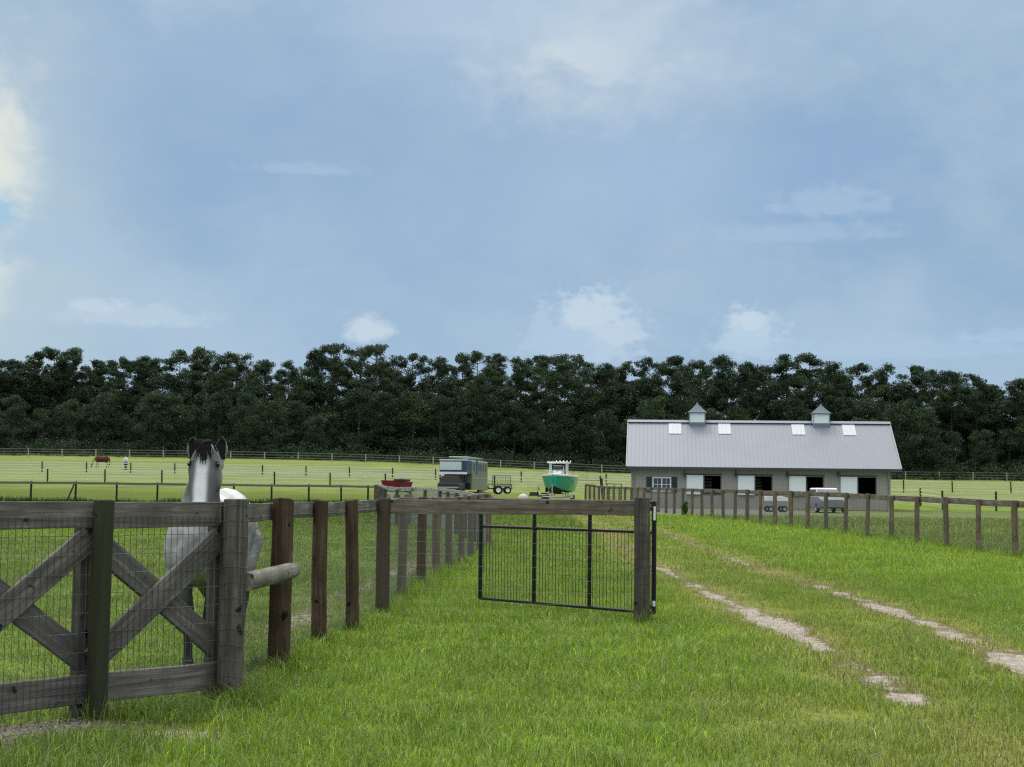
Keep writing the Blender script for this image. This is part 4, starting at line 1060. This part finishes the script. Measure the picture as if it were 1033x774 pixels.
# utility cart and white car in the barn yard
Y = 100.0; p = at(782, 500, Y); z = G(p.x, Y)
gc = thing('utility_cart', 'small white utility cart with a low roof, parked before the barn', 'utility cart', (p.x, Y, z), R(8)); sc = .62
zr_ = at(780, 496.8, Y).z - z; zb = at(782, 500.5, Y).z - z; zl = at(782, 505.8, Y).z - z
mb = MB(); mb.loft([[(-.62, y, zl), (-.62, y, zb), (.25, y, zb), (.72, y, (zl + zb) / 2 + .04), (.75, y, zl)] for y in (-.4, .4)]); mb.build('body', MT['white'], gc, bevel=.03)
mb = MB(); mb.box((-.2, 0, zr_), (.75, .8, .06)); mb.build('roof', MT['white'], gc, bevel=.02)
mb = MB()
for sx in (-.52, .12):
    for sy in (-.36, .36): mb.tube([(sx, sy, zb), (sx, sy, zr_)], .018, 6)
mb.build('roof_posts', MT['darkmetal'], gc)
mb = MB(); mb.box((-.25, 0, zb + .06), (.35, .7, .1)); mb.build('seat', MT['black'], gc, bevel=.02)
for sx in (-.42, .5):
    for sy in (-.38, .38): wheel(gc, (sx, sy, .2), .2, .14, 1)
MT['silver'] = plain('pale_grey_car_paint', (.17, .18, .19), .3, .5, 0, .04)
Y = 99.0; p = at(838, 500, Y); z = G(p.x, Y); zt = at(833, 491.3, Y).z - z
wc = thing('white_car', 'white car parked before the barn, half hidden by the fence board', 'car', (p.x, Y + 1.6, z), R(2)); zt = min(zt, 1.6)
mb = MB(); hw = .93
def cr_(y, w, z0, z1): return [(-w, y, z0), (-w * 1.02, y, (z0 + z1) / 2), (-w * .95, y, z1), (w * .95, y, z1), (w * 1.02, y, (z0 + z1) / 2), (w, y, z0)]
mb.loft([cr_(-2.15, hw * .9, .35, .85), cr_(-1.9, hw, .28, 1.0), cr_(-.9, hw, .28, 1.05), cr_(1.6, hw, .28, 1.05), cr_(2.1, hw * .92, .35, .95)]); mb.build('body', MT['silver'], wc, smooth=True, bevel=.03)
mb = MB(); mb.loft([[(-.84, -1.05, 1.04), (.84, -1.05, 1.04), (.84, 2.0, 1.04), (-.84, 2.0, 1.04)], [(-.68, -.4, zt - .1), (.68, -.4, zt - .1), (.68, 1.6, zt - .1), (-.68, 1.6, zt - .1)]]); mb.build('windows', MT['glassd'], wc, bevel=.02)
mb = MB(); mb.box((0, .6, zt - .05), (1.4, 2.05, .1), taper=(.9, .9)); mb.build('roof', MT['white'], wc, bevel=.03)
for sy in (-1.35, 1.35):
    for sx in (-.86, .86): wheel(wc, (sx, sy, .33), .33, .2)
for sx in (-.68, .68): mb = MB(); mb.ell((sx, -2.1, .78), (.16, .06, .09)); mb.build('headlight', MT['palewin'], wc)
# ------------------------------------------------------------------ horses
def ring_y(c, hw, hh, n=20, tilt=0.0, squ=0.0):
    out = []
    for k in range(n):
        t = 2 * math.pi * k / n; cx, cz = math.cos(t), math.sin(t)
        q = Vector((hw * cx, 0, hh * cz * (1 - .0 * cx)))
        if tilt: q = Matrix.Rotation(tilt, 3, 'X') @ q
        out.append(Vector(c) + q)
    return out
def cone(mb, a, b, ra, rb, n=12, ex=1.0):
    """tapered limb piece with rounded ends"""
    mb.tube([a, Vector(a).lerp(Vector(b), .5), b], [ra, (ra + rb) / 2, rb], n); mb.ell(a, (ra, ra, ra)); mb.ell(b, (rb, rb, rb))
def sculpt(mb, voxel, smooth, name):
    me = mb.mesh(name, MT['white'], fix=True); o = obj('tmp', me)
    m = o.modifiers.new('r', 'REMESH'); m.mode = 'VOXEL'; m.voxel_size = voxel; m.adaptivity = 0
    s = o.modifiers.new('s', 'SMOOTH'); s.factor = .5; s.iterations = smooth
    dg = bpy.context.evaluated_depsgraph_get(); me2 = bpy.data.meshes.new_from_object(o.evaluated_get(dg)); bpy.data.objects.remove(o); bpy.data.meshes.remove(me)
    me2.name = name; me2.polygons.foreach_set('use_smooth', [True] * len(me2.polygons)); me2.materials.clear(); return me2
def horse_material():
    t = NT('horse_coat', .8, .12); a = t.node('ShaderNodeAttribute', attribute_name='coat')
    n = t.noise(t.coord('Object', (14, 14, 14)), 1, 4, .6); f = t.noise(t.coord('Object', (90, 90, 30)), 1, 3, .6)
    c = t.mix(1.0, a.outputs['Color'], t.mix(n, (.84, .84, .86), (1.14, 1.14, 1.12)), 'MULTIPLY'); t.col(c).bump(f, .25, .006); return t.m
MT['coat'] = horse_material()
MT['hair'] = plain('dark_mane_hair', (.010, .008, .008), .8, .15, 0, .5, 40)
MT['hair_grey'] = plain('grey_tail_hair', (.16, .16, .16), .6, .3, 0, .3, 30)
MT['hair_brown'] = plain('black_brown_hair', (.02, .014, .010), .6, .3, 0, .3, 30)
MT['eye'] = plain('eye', (.006, .005, .005), .08, .6, 0, 0)
def trunk(mb):
    rs = [(-.31, 1.10, .09, .12), (-.26, 1.10, .17, .23), (-.14, 1.12, .245, .33), (.1, 1.16, .275, .41), (.4, 1.13, .285, .385), (.7, 1.13, .30, .38), (.95, 1.19, .295, .37), (1.15, 1.23, .29, .37), (1.35, 1.20, .245, .31), (1.48, 1.12, .14, .19)]
    mb.loft([ring_y((0, y, z), a, b) for y, z, a, b in rs])
    for s in (-1, 1): mb.ell((s * .13, -.12, 1.08), (.14, .2, .28)); mb.ell((s * .15, 1.15, 1.12), (.16, .30, .36)); mb.ell((s * .095, -.22, 1.04), (.10, .12, .17))
def legs(mb, sh=(0, 0, 0, 0)):
    for s, q in ((-1, sh[0]), (1, sh[1])):
        x0, x1 = s * .155, s * .078 + .012
        cone(mb, (x0, 0, 1.0), (x0 * .9, .02 + q * .4, .80), .125, .085); cone(mb, (x0 * .9, .02 + q * .4, .80), (x1, .0 + q, .50), .082, .056)
        mb.ell((x1, q - .005, .49), (.058, .06, .075)); cone(mb, (x1, q, .46), (x1, .02 + q, .17), .042, .036)
        mb.ell((x1, .02 + q, .155), (.048, .052, .055)); cone(mb, (x1, .02 + q, .15), (x1, -.03 + q, .07), .038, .045)
        mb.tube([(x1, -.03 + q, .085), (x1, -.045 + q, .0)], [.052, .070], 12)
    for s, q in ((-1, sh[2]), (1, sh[3])):
        cone(mb, (s * .15, 1.15, 1.1), (s * .17, .98 + q * .3, .84), .20, .13); cone(mb, (s * .17, .98 + q * .3, .84), (s * .14, 1.36 + q, .56), .12, .058)
        mb.ell((s * .14, 1.38 + q, .54), (.05, .07, .085)); cone(mb, (s * .14, 1.37 + q, .54), (s * .13, 1.31 + q, .18), .046, .038)
        mb.ell((s * .13, 1.31 + q, .16), (.046, .052, .055)); cone(mb, (s * .13, 1.31 + q, .15), (s * .13, 1.26 + q, .07), .038, .045); mb.tube([(s * .13, 1.26 + q, .085), (s * .13, 1.245 + q, 0)], [.052, .070], 12)
def coat(me, fn):
    n = len(me.vertices); co = np.empty(n * 3); me.vertices.foreach_get('co', co); co = co.reshape(-1, 3); no = np.empty(n * 3); me.vertices.foreach_get('normal', no); no = no.reshape(-1, 3)
    a = me.attributes.new('coat', 'FLOAT_COLOR', 'POINT'); a.data.foreach_set('color', np.column_stack([fn(co, no), np.ones(n)]).ravel()); me.materials.append(MT['coat'])
def nz3(co, s, k): return (fbm(co[:, 0] * s + co[:, 1] * s * .7 + 3, co[:, 2] * s - co[:, 1] * s * .6, k) )

# the dapple grey horse at the fence
hp = at(201, 560, 12.95); HS = 1.03
hz = thing('horse', 'dapple grey horse with dark forelock looking over the board fence', 'horse', (hp.x, 12.95, G(hp.x, 12.95)), R(0))
hc = at(207.5, 448, 12.45) - hz.location                    # poll
mz = Vector((hc.x + .002, hc.z * 0 - .74, 0))
px_, pz_ = hc.x, hc.z
mb = MB(); trunk(mb); legs(mb, (-.05, .04, .06, -.04))
# neck
nk = [((0, .22, 1.25), .20, .33, 20), ((.0, .02, 1.40), .17, .29, 35), ((px_ * .4, -.14, 1.56), .135, .235, 42), ((px_ * .8, -.28, 1.72), .115, .19, 50), ((px_, -.37, pz_ - .14), .105, .15, 62), ((px_, -.42, pz_ - .06), .08, .10, 75)]
mb.loft([ring_y(c, a, b, 20, R(-(90 - t) * 1.0 + 0)) if False else ring_y(c, a, b, 20, R(t - 10)) for c, a, b, t in nk])
# head, poll down to the muzzle; rings lie across the head's long axis
P0 = Vector((px_, -.42, pz_ - .035)); P1 = Vector((px_ + .004, -.70, pz_ - .60)); hd = (P1 - P0).normalized(); fr = Vector((1, 0, 0)).cross(hd).normalized()
if fr.y > 0: fr = -fr
hr = [(-.03, .055, .05, 0), (.02, .088, .085, 0), (.08, .112, .105, 0), (.15, .130, .125, -.01), (.21, .136, .140, -.02), (.28, .122, .140, -.025), (.35, .104, .120, -.018), (.43, .090, .095, -.005), (.50, .080, .080, 0), (.56, .083, .078, 0), (.61, .078, .070, -.004), (.645, .052, .045, -.01)]
rings = []
for d, a, b, o in hr:
    c = P0 + hd * d + fr * o; rr_ = []
    for k in range(24):
        t = 2 * math.pi * k / 24; cx, sx = math.cos(t), math.sin(t)
        e = 2.5 if sx > 0 else 2.0
        q = (abs(cx) ** (2 / e) * (1 if cx > 0 else -1) * a, abs(sx) ** (2 / e) * (1 if sx > 0 else -1) * b)
        if sx < 0: q = (q[0] * (1 + .18 * sx), q[1])
        rr_.append(c + Vector((1, 0, 0)) * q[0] + fr * q[1])
    rings.append(rr_)
mb.loft(rings)
EYES = []; EARS = []
for s in (-1, 1):
    e = P0 + hd * .185 + fr * .075 + Vector((s * .112, 0, 0)); EYES.append(e)
    mb.ell(e + Vector((-s * .010, .004, .027)), (.026, .022, .009))               # brow bone
    mb.ell(P0 + hd * .30 + Vector((s * .085, 0, 0)) + fr * .0, (.022, .02, .11), Matrix.Rotation(R(20), 3, 'X'))   # facial crest
    mb.ell(P0 + hd * .24 + Vector((s * .085, 0, 0)) - fr * .06, (.05, .1, .12))                 # jowl
    mb.ell(P0 + hd * .58 + Vector((s * .052, 0, 0)) + fr * .035, (.030, .03, .036))             # nostril swelling
    # ear: a cupped leaf, opening forwards
    ea = at(196.0 if s < 0 else 221.5, 466, 12.5) - hz.location; tip = at(194.5 if s < 0 else 223.3, 440.0, 12.5) - hz.location
    ear_rings = []; EARS.append((ea, tip))
    for t, w in ((0, .030), (.15, .038), (.35, .046), (.55, .045), (.75, .034), (.9, .018), (1, .005)):
        c = ea.lerp(tip, t) + Vector((s * .010 * math.sin(t * 3.1), 0, 0)); ring = []
        m = 8
        for k in range(m + 1):
            u = -1 + 2 * k / m; ring.append(c + Vector((u * w, .018 * (1 - u * u) * (1.4 if t < .9 else .4) - .0, 0)))
        for k in range(m + 1):
            u = 1 - 2 * k / m; ring.append(c + Vector((u * (w + .006), .018 * (1 - u * u) * (1.4 if t < .9 else .4) + .016, 0)))
        ear_rings.append(ring)
    mb.loft(ear_rings); mb.ell(ea + Vector((0, .01, -.025)), (.036, .036, .05)); mb.ell(ea + Vector((-s * .03, .01, -.06)), (.05, .05, .05))
me = sculpt(mb, .0105, 3, 'body')
def grey(co, no):
    x, y, z = co[:, 0], co[:, 1], co[:, 2]; n1 = nz3(co, 9, 5); n2 = nz3(co, 3, 15)
    dap = sst(n1, .42, .62)
    body = .36 + .14 * dap + .03 * sst(y, .1, 1.1) - .08 * (1 - sst(y, -.3, .3))
    v = body + .1 * (n2 - .5)
    v = v * (1 - sst(1.0 - z, .0, .45) * .93) + .012 * sst(1.0 - z, .0, .45)
    c = np.stack([v, v, v * 1.02], 1)
    # head
    r = (co - np.array(P0)); d = r @ np.array(hd); lat = np.abs(x - px_); f = r @ np.array(fr)
    hm = ((y < -.36) & (z > 1.28) & (d > -.06) & (d < .7))
    blaze = (1 - sst(lat, .026 + .03 * (n1 - .5), .066 + .03 * (n2 - .5))) * sst(f, .0, .05)
    side = .07 + .08 * n2 + .14 * sst(lat, .105, .135) * (1 - sst(d, .2, .4))
    fv = side * (1 - blaze) + (.64 + .14 * (n1 - .5)) * blaze
    eye = np.zeros(len(x))
    for e in EYES: eye = np.maximum(eye, np.exp(-(((co - np.array(e)) ** 2).sum(1) / .046 ** 2)))
    fv = fv * (1 - .85 * eye) + .02 * eye
    mu = sst(d, .50, .60); fv = fv * (1 - mu * .7) + .05 * mu * .7
    c = np.where(hm[:, None], np.stack([fv, fv * 1.0, fv * 1.03], 1), c)
    er = np.zeros(len(x), bool); inner = er.copy()
    for ea, tip in EARS:
        ab = np.array(tip - ea); tt = ((co - np.array(ea)) @ ab) / (ab @ ab); q = co - np.array(ea) - np.clip(tt, 0, 1)[:, None] * ab; dd = np.sqrt((q ** 2).sum(1)); m = (tt > .0) & (dd < .07) & (y > -.50)
        er |= m; inner |= m & (no[:, 1] < -.25) & (np.abs(q[:, 0]) < .041) & (tt > .08)
    c[er] = .22; c[inner] = .016
    return np.clip(c, .01, .9)
coat(me, grey); obj('body', me, hz)
for e in EYES:
    s = 1 if e.x > px_ else -1; mb = MB(); mb.ell((0, 0, 0), (.0175, .0175, .0175), nu=14, nv=10); mb.build('eye', MT['eye'], hz, smooth=True, loc=e + Vector((s * .002, 0, 0)) + fr * .004)
hr_ = random.Random(3); mb = MB()
for i in range(95):       # forelock: strands fan over the brow
    u = hr_.uniform(-1, 1); a = P0 + Vector((u * .030, 0, 0)) + fr * .06 + Vector((0, .03, .006 + .010 * (1 - u * u))); ln = hr_.uniform(.07, .29) * (1 - .35 * abs(u)); pts = []
    sw = u * .55 + hr_.uniform(-.25, .25)
    for k in range(6):
        t = k / 5; q = P0 + hd * (-.03 + ln * t) + Vector((u * .032 + sw * .105 * t, 0, 0)); w = abs(q.x - px_)
        ff = .104 + .055 * min(1, t * 1.5) - 1.7 * w * w * 3 + hr_.uniform(0, .01) if w < .12 else .07
        pts.append(q + fr * ff)
    mb.tube([a] + pts[1:], [.0075, .0075, .007, .006, .0045, .0015], 4)
for i in range(60):
    u = hr_.uniform(-1, 1); mb.ell(P0 + Vector((u * .040, .02, -.004 + .008 * (1 - u * u))) + fr * hr_.uniform(.02, .06), (.014, .02, .014), nu=6, nv=4)
mb.build('forelock', MT['hair'], hz, smooth=True, fix=False)
mb = MB()
for i in range(60):       # mane falls to the horse's right side of the neck
    t = hr_.random(); c = Vector((px_ * (1 - t), -.36 + .58 * t, pz_ - .04 - .38 * t + .16 * (1 - t) * t)); ln = hr_.uniform(.16, .30)
    pts = [c, c + Vector((-.02, .03, .0)), c + Vector((-.03 - .06 * t, .06, -.06)), c + Vector((-.04 - .08 * t, .10 + hr_.uniform(-.03, .03), -.1 - ln * .8))]
    mb.tube(pts, [.012, .010, .008, .003], 4)
mb.build('mane', MT['hair'], hz, smooth=True, fix=False)
mb = MB()
for i in range(90):
    a = Vector((hr_.uniform(-.03, .03), 1.46, 1.32)); mb.tube([a, a + Vector((hr_.uniform(-.02, .02), .09, -.08)), a + Vector((hr_.uniform(-.06, .06), .12, -.45)), a + Vector((hr_.uniform(-.07, .07), .08, -hr_.uniform(.75, 1.0)))], [.014, .014, .010, .003], 4)
mb.build('tail', MT['hair_grey'], hz, smooth=True, fix=False)

def grazing(name_label, px, Y, rz, fn, hair):
    p = gat(px, Y); t = thing('horse', name_label, 'horse', p, rz); mb = MB(); trunk(mb); legs(mb, (-.18, .12, .1, -.1))
    mb.loft([ring_y((0, .2, 1.25), .19, .33, 16, R(0)), ring_y((0, -.1, 1.18), .16, .26, 16, R(-25)), ring_y((0, -.42, .92), .12, .2, 16, R(-50)), ring_y((0, -.66, .62), .09, .14, 16, R(-60))])
    mb.loft([ring_y((0, -.64, .66), .08, .1, 16, R(-75)), ring_y((0, -.72, .52), .11, .14, 16, R(-75)), ring_y((0, -.76, .32), .08, .1, 16, R(-85)), ring_y((0, -.78, .1), .065, .075, 16, R(-85)), ring_y((0, -.78, .05), .04, .05, 16, R(-85))])
    for s in (-1, 1): mb.tube([(s * .06, -.60, .70), (s * .09, -.55, .84)], [.035, .01], 8)
    me = sculpt(mb, .035, 2, 'body'); coat(me, fn); obj('body', me, t)
    mb = MB(); mb.tube([(0, 1.46, 1.32), (0, 1.56, 1.1), (0, 1.58, .6), (0, 1.55, .35)], [.04, .06, .07, .02], 8); mb.build('tail', hair, t, smooth=True)
    mb = MB(); mb.tube([(0, .1, 1.56), (0, -.2, 1.42), (0, -.5, 1.08), (0, -.66, .78)], [.02, .05, .05, .02], 6); mb.build('mane', hair, t, smooth=True)
def bay(co, no):
    z = co[:, 2]; k = sst(.75 - z, 0, .3)[:, None]; return np.array([.085, .035, .020]) * (1 - k) + np.array([.012, .009, .008]) * k
def gr2(co, no):
    z = co[:, 2]; k = sst(1.0 - z, 0, .3)[:, None]; h = ((co[:, 1] < -.35))[:, None] * 1.0; c = np.array([.5, .5, .5]) * (1 - k) + np.array([.02, .02, .02]) * k; return c * (1 - h * .8)
grazing('brown horse grazing side on in the far field', 97.5, 204, R(-84), bay, MT['hair_brown'])
grazing('pale grey horse with dark legs grazing towards the camera in the far field', 126, 197, R(14), gr2, MT['hair_grey'])

# ------------------------------------------------------------------ stones under the crossbuck fence, small bush by the right fence
mb = MB(); n = 0
while n < 2600:
    t = random.uniform(-1.6, 2.3); q = random.gauss(.10, .2); x = FA[0] + t * .62 + q * .78; y = FA[1] + t * .78 - q * .62
    if random.random() > float(dirt(np.array([x]), np.array([y]))[0]) * 1.3: continue
    r = random.uniform(.006, .020); z = G(x, y) - .02
    mb.ell((x, y, z + .02), (r * random.uniform(.8, 1.5), r * random.uniform(.8, 1.5), r * .7), Matrix.Rotation(random.uniform(0, 3), 3, 'Z'), 6, 4); n += 1
tt_ = NT('gravel_stone', .9, .2); gg = tt_.noise(tt_.coord('Object', (40, 40, 40)), 1, 2, .5); tt_.col(tt_.ramp(gg, [(.3, (.07, .06, .05)), (.55, (.20, .18, .15)), (.75, (.34, .32, .29))]))
meta(mb.build('gravel', tt_.m, fix=False), 'small grey stones strewn under the crossbuck fence', 'gravel', kind='stuff')

def leaf_material(name, dark, light, tr=.25, rough=.6):
    t = NT(name, rough, .25); a = t.node('ShaderNodeAttribute', attribute_name='tint'); oi = t.node('ShaderNodeObjectInfo')
    c = t.mix(a.outputs['Fac'], dark, light); c = t.mix(1.0, c, t.mix(oi.outputs['Random'], (.72, .78, .74), (1.30, 1.18, 1.16)), 'MULTIPLY'); t.col(c)
    b = t.node('ShaderNodeBsdfTranslucent'); t.l(c, b.inputs['Color']); m = t.node('ShaderNodeMixShader'); m.inputs[0].default_value = tr
    t.l(t.b.outputs[0], m.inputs[1]); t.l(b.outputs[0], m.inputs[2]); t.l(m.outputs[0], t.out.inputs[0]); return t.m
def leaf_cloud(clumps, size, mat, seed=0, name='crown'):
    """clumps: (centre, radii, count, tint) -> one mesh of small leaf faces spread through the clumps"""
    g = np.random.default_rng(seed); P = []; T = []; S = []
    for c, r, n, tint in clumps:
        v = g.normal(size=(n, 3)); v /= np.linalg.norm(v, axis=1)[:, None]; v *= (g.random(n) ** .45)[:, None]
        P.append(np.array(c) + v * np.array(r)); T.append(np.clip(tint + g.normal(0, .12, n), 0, 1)); S.append(np.full(n, 1.0))
    P = np.concatenate(P); T = np.concatenate(T); n = len(P)
    a = g.normal(size=(n, 3)); a /= np.linalg.norm(a, axis=1)[:, None]; b = g.normal(size=(n, 3)); b -= (b * a).sum(1)[:, None] * a; b /= np.linalg.norm(b, axis=1)[:, None]
    s = (size * g.uniform(.5, 1.3, n))[:, None]; a = a * s; b = b * s * .55
    v = np.stack([P - a, P + b * .9, P + a, P - b], 1).reshape(-1, 3)
    me = bpy.data.meshes.new(name); me.vertices.add(len(v)); me.vertices.foreach_set('co', v.ravel()); me.loops.add(n * 4); me.loops.foreach_set('vertex_index', np.arange(n * 4, dtype=np.int32))
    me.polygons.add(n); me.polygons.foreach_set('loop_start', np.arange(n, dtype=np.int32) * 4); me.update()
    at_ = me.attributes.new('tint', 'FLOAT', 'POINT'); at_.data.foreach_set('value', np.repeat(T, 4)); me.materials.append(mat); return me
MT['pine'] = leaf_material('pine_needles', (.022, .046, .024), (.052, .088, .038))
MT['broad'] = leaf_material('oak_leaves', (.020, .043, .022), (.044, .080, .033))
MT['bushleaf'] = leaf_material('bush_leaves', (.04, .09, .012), (.10, .18, .03), .35)
MT['bark'] = plain('pine_bark', (.060, .046, .036), .95, .1, 0, .4, 4)
MT['bark_grey'] = plain('grey_bark', (.065, .060, .052), .95, .1, 0, .35, 4)

bp = gat(693, 84); bu = thing('bush', 'small bright green bush against the right lane fence', 'bush', (bp.x - .15, 83.6, bp.z)); me = leaf_cloud([((random.gauss(0, .16), random.gauss(0, .15), random.uniform(.15, .95)), (.16, .16, .2), 60, random.random()) for _ in range(14)], .07, MT['bushleaf'], 3, 'foliage'); obj('foliage', me, bu); bu.scale = (.6, .6, .8)
mb = MB(); [mb.tube([(0, 0, -.05), (a * .3, a * .1, .4), (a * .5, -a * .2, .9)], [.02, .014, .006], 5) for a in (-1, -.3, .5, 1)]; mb.build('stems', MT['bark'], bu)

# ------------------------------------------------------------------ the wood along the far side
def pine(seed, Ht=21.0):
    r = random.Random(seed); tk = MB(); pts = []; n = 10; bx_, by_ = r.uniform(-.5, .5), r.uniform(-.5, .5)
    for i in range(n + 1): t = i / n; pts.append((bx_ * math.sin(t * 2.4) , by_ * math.sin(t * 2), Ht * .96 * t - (.4 if i == 0 else 0)))
    tk.tube(pts, [.24 * (1 - .82 * i / n) for i in range(n + 1)], 7); cl = []; c0 = r.uniform(.42, .62); nb = r.randint(22, 30); cone_ = r.random() < .45; wide = r.uniform(.85, 1.25)
    for k in range(nb):
        t = c0 + (1 - c0) * (k + r.random()) / nb; z = Ht * .95 * t; u = (t - c0) / (1 - c0); L = wide * ((1.0 + 3.0 * (1 - u) ** .7 * min(1, u * 4 + .35)) if cone_ else (1.3 + 3.0 * math.sin(math.pi * min(1, (u * .80 + .16))))) * r.uniform(.5, 1.2); a = r.uniform(0, 6.28)
        if u > .92: L *= .6
        i = min(n, int(t * n)); cx_, cy_ = pts[i][0], pts[i][1]; e = (cx_ + math.cos(a) * L, cy_ + math.sin(a) * L, z + L * r.uniform(.10, .45))
        tk.tube([(cx_, cy_, z - .2), ((cx_ + e[0]) / 2, (cy_ + e[1]) / 2, z + L * .12), e], [.07, .05, .02], 4, caps=False)
        for j in range(r.randint(2, 4)):
            q = r.uniform(.45, 1.08); s = r.uniform(.55, 1.05); cl.append(((cx_ + math.cos(a) * L * q + r.gauss(0, .4), cy_ + math.sin(a) * L * q + r.gauss(0, .4), z + (e[2] - z) * q + r.uniform(0, .35)), (s * 1.1, s * 1.1, s * .78), int(115 * s * s) + 50, r.uniform(.05, .85)))
    cl.append(((pts[-1][0], pts[-1][1], Ht * .965), (1.0, 1.0, .6), 70, .6))
    for k in range(r.randint(0, 4)):      # dead stubs below the crown
        z = Ht * r.uniform(.3, .5); a = r.uniform(0, 6.28); tk.tube([(pts[4][0], pts[4][1], z), (pts[4][0] + math.cos(a), pts[4][1] + math.sin(a), z + .2)], [.04, .01], 4, caps=False)
    return tk.mesh('trunk', MT['bark'], True, fix=False), leaf_cloud(cl, .165, MT['pine'], seed)
def broad(seed, Ht=12.0):
    r = random.Random(seed); tk = MB(); cl = []; w = r.uniform(3.2, 4.6)
    tk.tube([(0, 0, -.4), (.1, 0, Ht * .25), (r.uniform(-.4, .4), .2, Ht * .55), (r.uniform(-.6, .6), 0, Ht * .85)], [.26, .2, .13, .04], 7)
    for k in range(58):
        a = r.uniform(0, 6.28); t = r.random(); z = Ht * (.13 + .84 * t); rad = w * (math.sin(math.pi * min(1, (.16 + .80 * t))) ** .7) * r.uniform(.35, 1.0); s = r.uniform(.6, 1.3)
        e = (math.cos(a) * rad, math.sin(a) * rad, z)
        if k % 2 == 0: tk.tube([(0, 0, max(.8, z - rad * .6)), (e[0] * .5, e[1] * .5, z - rad * .2), e], [.09, .05, .015], 4, caps=False)
        cl.append((e, (s * 1.2, s * 1.2, s * .8), int(125 * s * s) + 50, r.uniform(.0, 1.0) * (.4 + .6 * t)))
    return tk.mesh('trunk', MT['bark_grey'], True, fix=False), leaf_cloud(cl, .165, MT['broad'], seed + 100)
pines = [pine(s) for s in range(14)]; broads = [broad(s) for s in range(7)]
SEG = [(-300, 185, 'at the far left'), (185, 330, 'behind the dapple grey horse'), (330, 430, 'behind the red wagon'), (430, 520, 'behind the horse trailer'), (520, 632, 'behind the boat'),
       (632, 770, 'behind the left half of the barn'), (770, 912, 'behind the right half of the barn'), (912, 1400, 'right of the barn')]
def seg(px):
    for a, b, s in SEG:
        if a <= px < b: return s
    return SEG[-1][2]
TOPX = [-200, 0, 30, 60, 110, 160, 200, 230, 260, 300, 320, 355, 390, 410, 440, 470, 500, 530, 560, 590, 620, 640, 650, 665, 680, 710, 735, 760, 790, 820, 845, 858, 870, 900, 930, 960, 990, 1000, 1033, 1250]
TOPY = [362, 360, 352, 347, 350, 349, 346, 351, 352, 357, 348, 343, 349, 354, 357, 351, 354, 351, 356, 356, 360, 366, 352, 349, 354, 350, 357, 364, 354, 351, 358, 374, 365, 362, 366, 369, 375, 380, 376, 384]
def tree(kind, px, Y, py_top, rn):
    x = (px - CX) * Y / F; z = G(x, Y) - .1; top = at(px, py_top, Y).z; Ht = top - z
    tr_m, cr_m = (pines if kind == 'pine' else broads)[rn.randrange(14 if kind == 'pine' else 7)]; nat = 21.0 if kind == 'pine' else 12.0; k = Ht / nat
    s = seg(px); lab = ('tall pine with open crown in the far wood ' if kind == 'pine' else 'low broadleaf tree at the foot of the wood ') + s
    t = thing('pine_tree' if kind == 'pine' else 'broadleaf_tree', lab, 'tree', (x, Y, z), rn.uniform(0, 6.28), ('pines ' if kind == 'pine' else 'broadleaf trees ') + s); t.scale = (k * rn.uniform(.92, 1.1),) * 2 + (k,)
    obj('trunk', tr_m, t); obj('crown', cr_m, t)
rn = random.Random(21)
px = -62.0
while px < 1100:      # front ranks: pines that make the skyline
    ty = np.interp(px, TOPX, TOPY); tree('pine', px, rn.uniform(284, 300), ty + abs(rn.gauss(0, 5)), rn); px += rn.uniform(15, 28)
px = -58.0
while px < 1100:
    ty = np.interp(px, TOPX, TOPY); tree('pine', px, rn.uniform(303, 318), ty + rn.uniform(8, 30), rn); px += rn.uniform(15, 27)
px = -62.0
while px < 1100:      # understorey
    base = 458 + .018 * px; tree('broad', px, rn.uniform(276, 284), base - rn.uniform(38, 72), rn); px += rn.uniform(17, 30)
px = -62.0
while px < 1100:
    base = 458 + .018 * px; tree('broad', px, rn.uniform(287, 298), base - rn.uniform(62, 88), rn); px += rn.uniform(18, 28)
# the wood goes on behind as one mass
cl = []
g_ = random.Random(77)
for k in range(3600):
    Y = g_.uniform(322, 352); x = g_.uniform(-160, 160); z = G(x, Y) + g_.uniform(0, 1) ** 1.15 * 12.5; s = g_.uniform(1.0, 2.0)
    cl.append(((x, Y, z), (s * 1.4, s * 1.2, s), 60, g_.uniform(0, .7)))
me = leaf_cloud(cl, .45, MT['broad'], 5, 'far_wood'); o = obj('far_wood', me); meta(o, 'dense dark wood behind the front ranks of trees', 'wood', kind='stuff')
# bright gaps seen between the trunks stay open; scrub at the foot of the wood
cl = []
for k in range(1500):
    x = g_.uniform(-150, 150); Y = g_.uniform(271, 282); s = g_.uniform(.6, 1.3); cl.append(((x, Y, G(x, Y) + s * g_.uniform(.2, 2.3)), (s * 1.5, s, s), 70, g_.uniform(0, .5)))
me = leaf_cloud(cl, .17, MT['broad'], 6, 'undergrowth'); o = obj('undergrowth', me); meta(o, 'dark undergrowth along the edge of the far wood', 'undergrowth', kind='stuff')
build_grass()
